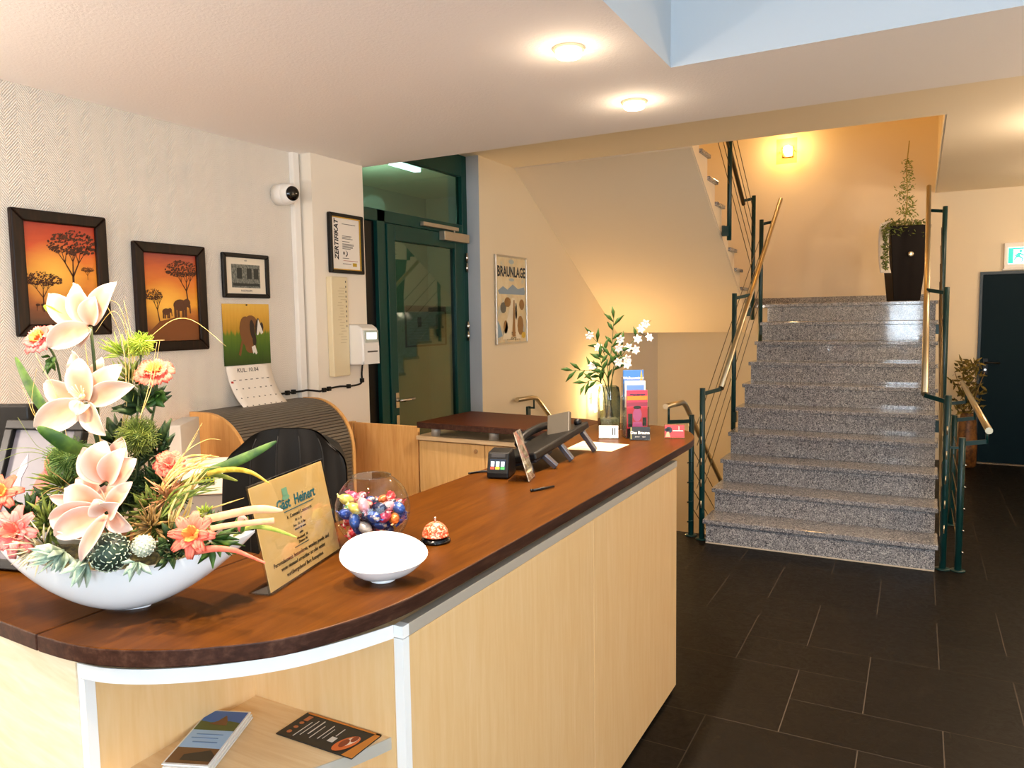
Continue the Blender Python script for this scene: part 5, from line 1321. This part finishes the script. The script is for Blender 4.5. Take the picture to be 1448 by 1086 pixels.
grass('thin straw loops on the left side above the leaf', [([(90, 640, 1.55), (50, 590, 1.54), (38, 560, 1.53), (30, 545, 1.53)], .0009), ([(92, 640, 1.55), (60, 600, 1.54), (45, 570, 1.53), (52, 520, 1.53)], .0009), ([(100, 640, 1.5), (80, 560, 1.49), (60, 520, 1.49), (50, 500, 1.49)], .0009)], STRAW)
grass('brown dry twigs tangled left of the blush bud', [([(110, 700, 1.5), (80, 690, 1.48), (60, 700, 1.47), (45, 720, 1.46)], .0011), ([(115, 700, 1.5), (85, 675, 1.48), (70, 665, 1.47), (62, 650, 1.47)], .0011), ([(115, 700, 1.5), (90, 695, 1.48), (65, 688, 1.47)], .001), ([(115, 705, 1.5), (85, 706, 1.48), (70, 716, 1.47)], .001)], BROWNG)
for k, (lab, pts) in enumerate([('straw blade bundle rising to the right of the coral flower', [(225, 700, 1.52), (255, 660, 1.51), (300, 652, 1.5)]), ('olive blade bundle low on the right side of the flowers', [(225, 735, 1.5), (255, 700, 1.49), (310, 682, 1.48)]), ('straw blade bundle behind the coral star flower', [(240, 760, 1.5), (255, 720, 1.49), (280, 655, 1.48)])]):
    m = MB(); rr = random.Random(k)
    for j in range(9):
        P = [at(p[0] + rr.uniform(-14, 14) * (i > 0), p[1] + rr.uniform(-12, 12) * (i > 0), p[2] + rr.uniform(-.02, .02)) for i, p in enumerate(pts)]
        m.blade(catmull(P, 5), lambda t: .0022 * max(.05, math.sin(PI * (.1 + .88 * t))), UP, 0, .2)
    o = m.build('grass_bundle', [STRAW, MOSSG, STRAW][k], solid=.0004); tag(o, lab, 'dried grass', 'dried grasses')

# filling sprays of leaves
def spray(label, px, py, d, n, R, L, W, mt, seed, bias=(0, .4, .3), name='leaf_spray', group='leafy filling sprays'):
    c = at(px, py, d); rr = random.Random(seed); m = MB()
    for k in range(n):
        v = (axis_px(rr.uniform(-1, 1) + bias[0], rr.uniform(-1, 1) + bias[1], rr.uniform(-.5, 1) + bias[2])); s = v.cross(axis_px(rr.uniform(-1, 1), rr.uniform(-1, 1), 1)).normalized(); q = v.orthogonal().normalized() * rr.uniform(-.3, .3)
        b0 = c + v * R * rr.uniform(.0, .5); LL = L * rr.uniform(.6, 1.15)
        m.blade([b0, b0 + (v + q * .2).normalized() * LL * .5, b0 + (v + q).normalized() * LL], lambda t: W * max(.04, math.sin(PI * (.06 + .92 * t)) ** .8), s, 0, .25)
    o = m.build(name, mt, solid=.0004); tag(o, label, 'foliage', group); return o
spray('dark leafy filling right of the open magnolia', 205, 575, 1.58, 34, .045, .05, .010, DLEAF, 1, (0, .5, .2))
spray('dark leafy filling around the large olive puff', 222, 640, 1.58, 46, .05, .05, .008, DLEAF, 2)
spray('fine olive filling right of the lowest magnolia', 215, 725, 1.53, 90, .05, .05, .0035, MOSSG, 3)
spray('green filling behind the lowest magnolia', 170, 700, 1.56, 60, .06, .05, .008, DLEAF, 4, (0, .2, 0))
spray('fine olive filling left of the blush bud', 90, 690, 1.57, 80, .055, .055, .003, MOSSG, 5)
spray('feathery sage leaves hanging over the front rim on the left', 92, 778, 1.44, 30, .02, .055, .008, SAGE, 6, (-.5, -.6, .5), group='sage sprays')
spray('sage leaves hanging over the rim below the lowest magnolia', 122, 790, 1.42, 14, .012, .05, .009, SAGE, 7, (-.1, -1.1, .5), group='sage sprays')
spray('small sage leaves under the thistle ball', 195, 795, 1.42, 9, .01, .032, .007, SAGE, 8, (.2, -.9, .5), group='sage sprays')
spray('straw coloured tuft over the left rim of the bowl', 62, 770, 1.46, 50, .03, .05, .0025, speckle('pale_straw', '#C6B184', '#E1D3AE', 60), 9, (-.6, -.1, .4), group='straw tufts')
spray('reddish dry tuft between the coral flowers on the right', 238, 705, 1.52, 60, .04, .045, .0022, speckle('rust_tuft', '#A0683C', '#C9966A', 60), 10, (.2, .3, .3), group='straw tufts')
spray('yellow tuft beside the peach ribbons', 290, 727, 1.47, 24, .012, .02, .0018, LIME, 11, (.2, .5, .3), group='straw tufts')
spray('dark leaves under the coral star flower', 245, 770, 1.48, 30, .035, .04, .008, DLEAF, 12, (.3, .2, .2))
spray('olive leaves along the right inside of the bowl', 300, 765, 1.47, 22, .03, .045, .007, LEAF, 13, (.8, .1, .2))
spray('dark leaves behind the pink star flower', 45, 735, 1.52, 40, .05, .045, .007, DLEAF, 14, (0, .2, .1))
spray('leaves under the coral carnation', 218, 558, 1.56, 10, .008, .035, .009, LEAF, 15, (.1, -.8, .2))
spray('small leaves below the pink carnation', 72, 505, 1.55, 8, .008, .03, .007, LEAF, 16, (.3, -.8, .2))
spray('lime foliage tuft behind the lime puff', 178, 505, 1.58, 40, .03, .045, .002, LIME, 17, (0, .8, .1), group='straw tufts')

spray('dark leaves filling between the open magnolia and the blush bud', 165, 630, 1.58, 40, .05, .06, .010, DLEAF, 31, (0, .2, 0))
spray('dark green filling behind the olive puffs', 150, 690, 1.62, 60, .07, .06, .010, DLEAF, 32, (0, .3, 0))
spray('fine dark grass filling right of the blush magnolias', 228, 690, 1.57, 110, .055, .05, .004, DLEAF, 33, (.2, .2, .1))
spray('olive leaves in front of the moss right of the thistle ball', 245, 785, 1.45, 26, .03, .03, .006, DLEAF, 34, (.2, .5, .3))
spray('green tuft rising beside the coral carnation stem', 190, 545, 1.58, 40, .04, .05, .004, MOSSG, 35, (0, .6, .1))
spray('dark green leaves filling behind the left rim of the bowl', 85, 728, 1.55, 46, .05, .05, .008, DLEAF, 41, (0, .3, .2))
spray('olive fern filling between the pink star flower and the blush magnolia', 70, 745, 1.50, 60, .04, .045, .004, MOSSG, 42, (.1, .4, .3))
spray('olive fern filling behind the coral star flower', 228, 745, 1.52, 90, .045, .045, .004, MOSSG, 43, (.1, .3, .2))
spray('brownish dry filling above the thistle ball', 215, 745, 1.48, 50, .03, .04, .003, BROWNG, 44, (0, .4, .3), group='straw tufts')
spray('dark leaves on the far inside of the bowl at right', 290, 752, 1.53, 30, .035, .04, .006, DLEAF, 45, (.4, .4, .1))
# ================================================================ DARK FRAMES LEFT OF THE FLOWERS
fc_ = Vector((-1.80, 1.10, ZT)); fu = Vector((.80, .60, 0)).normalized()
def frame_at(name, label, cat, tl, tr, bl, br, depth, build):
    pass
# picture frame leaning back on the counter
q0 = at(22, 828, 1.80); q0.z = ZT + .002
fu = (Vector((.97, .24, 0))).normalized(); fn = Vector((fu.y, -fu.x, 0)); tl_ = math.radians(20)
fv = Z3 * math.cos(tl_) - fn * math.sin(tl_); fnn = fu.cross(fv)
r = thing('picture_frame', 'black frame with a grey flower picture leaning behind the bowl', 'picture frame', tuple(q0), None)
o_ = q0 - fu * .10
for a0, a1, b0, b1 in ((-.02, .22, 0, .024), (-.02, .22, .34, .364), (-.02, .006, .024, .34), (.194, .22, .024, .34)):
    MB().obox(o_ + fu * (a0 + a1) / 2 + fv * (b0 + b1) / 2, fu, fv, fnn, (a1 - a0) / 2, (b1 - b0) / 2, .011).build('frame_bar', BLACK, r, bevel=.003)
pp = MB().obox(o_ + fu * .1 + fv * .182 - fnn * .004, fu, fv, fnn, .094, .158, .003).build('picture', mat('grey_picture', '#5C5A64', .4), r)
og = o_ - fnn * .001; U, V = fu, fv
m = MB(); flat(m, [(.035, .20), (.045, .25), (.06, .28), (.066, .25), (.056, .22), (.06, .19), (.048, .17)], og, U, V, .0006); m.build('painted_bloom', mat('bloom_pink', '#C4B0BC', .6), pp)
m = MB(); flat(m, ell(.12, .20, .022, .05, 12, -.3), og, U, V, .0006); flat(m, ell(.135, .26, .02, .03, 12), og, U, V, .0006); m.build('painted_bouquet', mat('bloom_red', '#C06058', .6), pp)
# black monitor behind
q1 = at(10, 800, 2.0); q1.z = ZT + .001
u1 = Vector((.93, .36, 0)).normalized(); n1 = Vector((u1.y, -u1.x, 0))
r = thing('desk_monitor', 'black monitor casing with a small white label at the far left', 'monitor', tuple(q1))
MB().obox(q1 - u1 * .09 + Z3 * .215, u1, n1, Z3, .20, .02, .165).build('casing', BLACK, r, bevel=.006)
MB().obox(q1 - u1 * .09 + Z3 * .026, u1, n1, Z3, .03, .018, .026).build('neck', BLACK, r)
MB().obox(q1 - u1 * .09 + Z3 * .004, u1, n1, Z3, .10, .06, .004).build('foot', BLACK, r)
MB().obox(q1 + u1 * .0 + n1 * .0212 + Z3 * .345, u1, Z3, n1, .022, .009, .0006).build('label', PAPER, r)
text('2018', .012, INK, q1 + n1 * .0218 + Z3 * .345, u1, Z3, r)

q2 = q1 - u1 * .05 + Z3 * .381
r = thing('paper_card', 'white card with a red corner standing at the far left edge', 'card', tuple(q2))
MB().obox(q2 - u1 * .02 + Z3 * .030, u1, Z3, n1, .035, .030, .0006).build('card', PAPER, r)
MB().obox(q2 - u1 * .026 + Z3 * .046 + n1 * .0009, u1, Z3, n1, .014, .010, .0003).build('red_mark', mat('red_mark', '#C8201C', .6), r)
# ================================================================ GLASS VASE WITH WHITE BLOOMS
vc = Vector((-1.425, 3.70, ZT)); r = thing('glass_vase', 'clear glass vase with green stems near the end of the counter', 'vase', tuple(vc))
def sq(w, z): return [(vc.x + w * math.cos(a) * 1.0, vc.y + w * math.sin(a), vc.z + z) for a in [PI / 4 + k * PI / 2 + .5 for k in range(4)]]
m = MB(); lev = [(.070, .001), (.072, .03), (.074, .09), (.076, .16), (.070, .20), (.064, .225)]
V_ = [sq(w, z) for w, z in lev]
for i in range(len(lev) - 1):
    for k in range(4): m._add([V_[i][k], V_[i][(k + 1) % 4], V_[i + 1][(k + 1) % 4], V_[i + 1][k]], [(0, 1, 2, 3)], 0)
m._add(V_[0], [(3, 2, 1, 0)])
m.build('glass', glass('vase_glass', '#E2E8E0', 1.0, .16), r, solid=.003)
MB().prism([(x, y) for x, y, z in sq(.066, 0)], vc.z + .006, vc.z + .055).build('pebbles', speckle('vase_pebbles', '#9C8E6E', '#E4DCC4', 160, .4), r)
lm = mat('plant_green', '#2A4814', .55, spec=.25); wf = petal_mat('white_bloom', '#F8F3EC', '#EFE2D4')
def branch(label, tips, leaves, blooms, seed):
    rr = random.Random(seed); base = vc + Z3 * .06 + Vector((rr.uniform(-.02, .02), rr.uniform(-.02, .02), 0))
    P = catmull([base] + [at(*t) for t in tips], 6); r = thing('flowering_twig', label, 'twig', tuple(base), 'twigs in the glass vase')
    MB().tube(P, [.003 * (1 - .6 * i / (len(P) - 1)) for i in range(len(P))], 6).build('stem', STEMG, r)
    for k in range(leaves):
        t = .42 + .58 * k / max(1, leaves - 1); i = min(int(t * (len(P) - 1)), len(P) - 2); p = P[i]; d = (P[i + 1] - P[i]).normalized(); s = d.cross(FWD).normalized() * (1 if k % 2 else -1)
        if k == leaves - 1: s = s * .1
        v = (d * .75 + s * .8 + Vector((rr.uniform(-.2, .2), rr.uniform(-.2, .2), .1))).normalized(); L = rr.uniform(.055, .085)
        MB().blade([p, p + v * L * .5, p + (v - Z3 * .12).normalized() * L], lambda q: .010 * max(.04, math.sin(PI * (.05 + .92 * q))), d.cross(v).cross(v), 0, .3).build('leaf', lm, r, solid=.0005)
    for px, py, dd in blooms:
        c = at(px, py, dd); m = MB(); A = axis_px(rr.uniform(-.6, .6), rr.uniform(-.5, .4), 1)
        u = A.orthogonal().normalized(); w = A.cross(u)
        for k in range(6):
            a = k * PI / 3; e = u * math.cos(a) + w * math.sin(a); m.blade([c, c + e * .013 + A * .009, c + e * .026 + A * .010], lambda q: .009 * max(.05, math.sin(PI * (.1 + .85 * q))), A.cross(e), 0, .2)
        m.ball(c + A * .004, .005, 8); m.build('bloom', wf, r, solid=.0006)
        j = min(range(len(P)), key=lambda i: (P[i] - c).length); MB().tube([P[j], c], .0014, 5).build('bloom_stalk', STEMG, r)
branch('tallest upright leafy twig in the glass vase', [(862, 520, 3.9), (866, 480, 3.9), (868, 447, 3.9)], 9, [], 1)
branch('leafy twig bending far left from the glass vase', [(855, 540, 3.88), (838, 525, 3.86), (806, 524, 3.84)], 9, [(838, 518, 3.84)], 2)
branch('twig with a white bloom at its upper left tip', [(860, 525, 3.9), (852, 495, 3.9), (838, 477, 3.9)], 6, [(833, 474, 3.88), (845, 492, 3.88)], 3)
branch('twig with white blooms reaching to the upper right', [(868, 525, 3.9), (885, 495, 3.92), (912, 462, 3.95)], 5, [(905, 466, 3.93), (913, 458, 3.93), (901, 480, 3.92), (917, 478, 3.93), (889, 492, 3.92), (898, 495, 3.9)], 4)
branch('twig with white blooms just right of the vase centre', [(866, 530, 3.86), (872, 508, 3.85), (880, 488, 3.85)], 6, [(876, 480, 3.84), (874, 492, 3.84), (886, 507, 3.84), (888, 516, 3.84), (875, 512, 3.84)], 5)
branch('short leafy twig in front in the glass vase', [(860, 540, 3.84), (852, 520, 3.82), (848, 505, 3.82)], 7, [], 6)
branch('curved leafy twig low on the left of the vase', [(852, 545, 3.84), (835, 538, 3.8), (826, 545, 3.78)], 6, [], 7)

# ================================================================ PLANTER ON THE LANDING
pc0 = Vector((-.150, 8.62, 10 * RH)); r = thing('plant_pot', 'tall tapered dark brown planter at the top of the stairs', 'plant pot', tuple(pc0))
def tap(w, z, rot=.30): return [(pc0.x + w * math.cos(a + rot), pc0.y + w * math.sin(a + rot), pc0.z + z) for a in [PI / 4 + k * PI / 2 for k in range(4)]]
a0, a1 = tap(.172, 0), tap(.262, .745); m = MB(); m._add(a0 + a1, [(3, 2, 1, 0), (4, 5, 6, 7)] + [(k, (k + 1) % 4, 4 + (k + 1) % 4, 4 + k) for k in range(4)]); m.build('pot', BRONZE, r, bevel=.006)
f0 = Vector(a0[3]).lerp(Vector(a1[3]), .5); 
cc = at(1288, 359, (pc0 - CAM).dot(FWD) - .22); nn = Vector((.30, -.95, .1)).normalized()
MB().lathe([(.026, 0), (.026, .006), (.012, .008), (.001, .008)], cc, 18, axis=nn).build('badge', mat('badge_steel', '#C9BFA8', .3, .7), r)
pd = (pc0 - CAM).dot(FWD)
# cloth and trailing greenery
r = MB().grid(lambda a, b: at(1257 + 4 - (1 - abs(2 * a - 1) ** 3) * 3 + (-16 + 15 * b) , 316 + 70 * a - 5 * b * (1 - a), pd - .2 + .05 * math.sin(a * 2)) , 14, 5).build('draped_cloth', mat('white_linen', '#E6DCCB', .85), solid=.004)
tag(r, 'white cloth strip hanging from the left rim of the planter', 'cloth')
rr = random.Random(3)
def trailing(label, fn, n, L, W, mt, seed):
    rr = random.Random(seed); m = MB()
    for k in range(n):
        p = fn(rr); v = axis_px(rr.uniform(-1, 1), rr.uniform(-1, .6), rr.uniform(-.3, 1)); m.blade([p, p + v * L * .5, p + v * L], lambda q: W * max(.05, math.sin(PI * (.1 + .85 * q))), v.orthogonal(), 0, .2)
    o = m.build('trailing_greenery', mt, solid=.0006); tag(o, label, 'greenery'); return o
GRN = speckle('ivy_green', '#4A5A22', '#7A8438', 40)
trailing('greenery trailing down the white cloth at the planter', lambda q: at(1251 + q.uniform(-3.5, 4), 318 + 62 * q.random(), pd - .24 - .05 * q.random()), 230, .03, .008, GRN, 1)
trailing('low greenery spilling over the planter rim', lambda q: at(1280 + q.uniform(-28, 28), 316 + q.uniform(-4, 16), pd - .24 + .2 * q.random()), 420, .045, .008, GRN, 2)
def climb(q):
    t = q.random(); return at(1282 + q.gauss(0, 2.5 + 6 * (1 - t)) + 2 * math.sin(t * 9), 305 - 80 * t ** 1.3, pd + q.uniform(-.06, .06))
r = thing('climbing_plant', 'slim climbing plant rising from the planter', 'plant', tuple(at(1280, 314, pd)))
MB().tube([at(1279, 318, pd), at(1282, 250, pd), at(1284, 205, pd)], [.007, .004], 6).tube(catmull([at(1283, 235, pd), at(1285, 208, pd), at(1286, 199, pd)], 5), .005, 6).ball(at(1286, 199, pd), .018, 8).build('stem', mat('pale_cane', '#B9A45A', .6), r) if False else None
m = MB().tube(catmull([at(1279, 318, pd), at(1283, 280, pd), at(1282, 240, pd), at(1285, 208, pd), at(1286, 199, pd)], 6), .006, 6); m.build('stem', mat('pale_cane', '#B9A45A', .6), r)
m = MB(); rr = random.Random(8)
for k in range(260):
    p = climb(rr); v = axis_px(rr.uniform(-1, 1), rr.uniform(-1, .7), rr.uniform(-.3, 1)); m.blade([p, p + v * .016, p + v * .034], lambda q: .0075 * max(.05, math.sin(PI * (.1 + .85 * q))), v.orthogonal(), 0, .2)
o = m.build('leaves', speckle('climber_green', '#6A7A2C', '#9AA24A', 40), r, solid=.0006); o['kind'] = 'stuff'

# ================================================================ DRIED ARRANGEMENT BY THE FIRE DOOR
gc = at(1378, 655, 9.0); gx, gy = .50, 9.62
r = thing('floor_vase', 'tall brown floor vase with dry yellow foliage by the dark door', 'vase', (gx, gy, 0))
MB().lathe([(.07, 0), (.095, .02), (.10, .25), (.085, .5), (.07, .58), (.075, .6)], (gx, gy, 0), 24).build('vase', speckle('rust_vase', '#4A2C12', '#7A4E20', 20, .5), r)
m = MB(); rr = random.Random(5)
for k in range(220):
    t = rr.random(); p = Vector((gx + rr.gauss(0, .07), gy + rr.gauss(0, .06), .55 + .62 * t)); v = Vector((rr.uniform(-1, 1), rr.uniform(-1, 1), rr.uniform(-.3, 1.2))).normalized(); m.blade([p, p + v * .04, p + v * .09], lambda q: .016 * max(.05, math.sin(PI * (.1 + .85 * q))), v.orthogonal(), 0, .2)
o = m.build('dry_foliage', speckle('dry_yellow', '#4E4210', '#7C6A22', 20), r, solid=.0006); o['kind'] = 'stuff'
m = MB()
for k in range(5): m.tube(bez((gx, gy, .5), (gx + .03 * (k - 2), gy, .8), (gx + .07 * (k - 2), gy - .02, 1.05), 6), .004, 5)
m.build('stems', BROWNG, r)
# ================================================================ LAMPS AND DAYLIGHT
def lamp(name, typ, loc, energy, color, size=.05, parent=None, **kw):
    L = bpy.data.lights.new(name, typ); L.energy = energy; L.color = lin(color)[:3]
    if typ in ('POINT', 'SPOT'): L.shadow_soft_size = size
    if typ == 'AREA': L.shape = 'RECTANGLE'; L.size, L.size_y = size
    for k, v in kw.items(): setattr(L, k, v)
    o = bpy.data.objects.new(name, L); COL.objects.link(o); o.location = loc; return o
WARM = '#FFE4C6'
GLOW = mat('lamp_glass', '#FFF4DC', .4, emit='#FFE2B0', estr=9)
RING = mat('lamp_ring', '#E8D8B4', .35)
for i, (x, y) in enumerate([(-1.195, 2.70), (-1.215, 3.505)]):
    r = thing('ceiling_spotlight', ['recessed glass spotlight in the ceiling, nearer to the camera', 'recessed glass spotlight in the ceiling, nearer to the stairs'][i], 'ceiling light', (x, y, Z1), 'ceiling spotlights')
    MB().lathe([(.058, 0), (.062, -.004), (.060, -.008), (.044, -.010)][::-1], (x, y, Z1), 28).build('trim_ring', RING, r)
    MB().lathe([(.001, -.034), (.046, -.033), (.05, -.028), (.05, -.014), (.03, -.012)], (x, y, Z1), 28).build('glass_disc', GLOW, r)
    lamp('spot_down', 'POINT', (x, y, Z1 - .09), 1.1, WARM, .05)
    lamp('spot_beam', 'SPOT', (x, y, Z1 - .05), 125, WARM, .04, spot_size=2.0, spot_blend=.7)
for y in (1.89, 1.08, .27): lamp('spot_beam', 'SPOT', (-1.2, y, Z1 - .05), 110, WARM, .04, spot_size=2.0, spot_blend=.7)
# wall lamps of the stairs: square glass plate over a bulb
def wall_lamp(label, c, n, e, plate):
    c = Vector(c); n = Vector(n); U = Z3.cross(n); r = thing('wall_lamp', label, 'wall lamp', tuple(c))
    MB().obox(c + n * .075, U, Z3, n, .12, .15, .004).build('glass_plate', plate, r)
    m = MB()
    for s in (-1, 1): m.cyl(c + U * s * .085, c + U * s * .085 + n * .08, .006, 8)
    m.obox(c + n * .012, U, Z3, n, .06, .06, .012); m.build('holder', CHROME, r)
    MB().ball(c + n * .045 + Z3 * .03, .05, 16, sc=(1, 1, .8)).build('bulb', mat('bulb_glow', '#FFF0D0', .5, emit='#FFE0A8', estr=22), r)
    lamp('wall_glow', 'POINT', c + n * .16 + Z3 * .03, e, '#FFCE88', .07)
wall_lamp('glowing square glass wall lamp high above the stair landing', (-1.48, YB, 3.70), (0, -1, 0), 10, glass('frosted_plate', '#FFF3D8', .6))
wall_lamp('glowing wall lamp low on the stair wall, behind the vase', (XW, 7.93, .80), (1, 0, 0), 24, mat('glowing_plate', '#FFF3D8', .4, emit='#FFE6B8', estr=3.2))
lamp('corridor_lamp', 'POINT', (1.15, 6.6, 2.80), 25, WARM, .08)
lamp('corridor_lamp', 'POINT', (1.6, 8.6, 2.80), 15, WARM, .08)
lamp('added_hall_fill', 'POINT', (2.1, 4.2, 1.9), 46, WARM, .12)  # added fill, no fixture: warms the counter front and the rear ceiling
lamp('added_stairwell_fill', 'POINT', (-1.2, 8.2, 5.0), 20, '#FFBE62', .15)  # unseen fill added overhead for the golden stairwell wall
lamp('added_wall_fill', 'POINT', (-3.0, -.1, 1.75), 44, '#FFF0E2', .12)  # added fill without a fixture, brightens the left wall and ceiling
o = lamp('added_ceiling_fill', 'SPOT', (-3.0, -.1, 1.8), 95, '#FFE9D6', .1, spot_size=2.4, spot_blend=.8); o.rotation_euler = (PI, 0, 0)  # added upward fill that lifts the ceiling over the desk
# tube lamp in the vestibule
bt = thing('tube_lamp', 'bright white tube lamp behind the glass above the green door', 'ceiling light', (-3.9, 5.34, 3.0))
MB().box(-3.95, -3.85, 5.15, 5.55, 3.03, 3.055).build('housing', WHITE, bt)
MB().box(-3.93, -3.87, 5.16, 5.54, 3.0, 3.03).build('tube', mat('tube_light', '#FFFFFF', .5, emit='#DDF2FF', estr=8), bt)
lamp('vestibule_light', 'POINT', (-4.2, 5.3, 2.7), 9, '#E8FFF4', .1)
# daylight through the windows behind the photographer
for (x0, x1, z0, z1), e in zip(wins, (58, 104)):
    o = lamp('window_daylight', 'AREA', ((x0 + x1) / 2, YR - .16, (z0 + z1) / 2), e, '#DCEBFF', (x1 - x0, z1 - z0)); o.rotation_euler = (PI / 2, 0, 0)
o = lamp('window_daylight', 'AREA', (XR + .16, (WY0 + WY1) / 2, 1.7), 56, '#E4EEFF', (1.6, WY1 - WY0)); o.rotation_euler = (0, PI / 2, 0)  # side daylight of the added right-wall window
o = lamp('skylight', 'AREA', (.9, .3, 3.72), 16, '#DCEBFF', (2.4, 3.5))
W = bpy.data.worlds.new('sky'); scene.world = W; W.use_nodes = True
W.node_tree.nodes['Background'].inputs[0].default_value = lin('#DDEBFF'); W.node_tree.nodes['Background'].inputs[1].default_value = 2.0

# ================================================================ CAMERA AND RENDER SETTINGS
cd = bpy.data.cameras.new('camera'); cam = bpy.data.objects.new('camera', cd); COL.objects.link(cam)
cd.sensor_fit = 'HORIZONTAL'; cd.sensor_width = 36; cd.lens = FPX / 1448 * 36; cd.clip_start = .02
cam.matrix_world = Matrix.Translation(CAM) @ Matrix((RIGHT, UP, -FWD)).transposed().to_4x4()
scene.camera = cam
vs = scene.view_settings; vs.view_transform = 'Standard'; vs.look = 'None'; vs.gamma = 1; vs.use_curve_mapping = False; vs.exposure = 0.70
cy = scene.cycles
cy.use_denoising = True
try: cy.denoiser = 'OPENIMAGEDENOISE'
except Exception: pass
cy.caustics_reflective = False; cy.caustics_refractive = False
cy.max_bounces = 10; cy.diffuse_bounces = 5; cy.glossy_bounces = 4; cy.transparent_max_bounces = 16; cy.sample_clamp_indirect = 6
for o in bpy.data.objects:
    if '_o' in o: del o['_o']
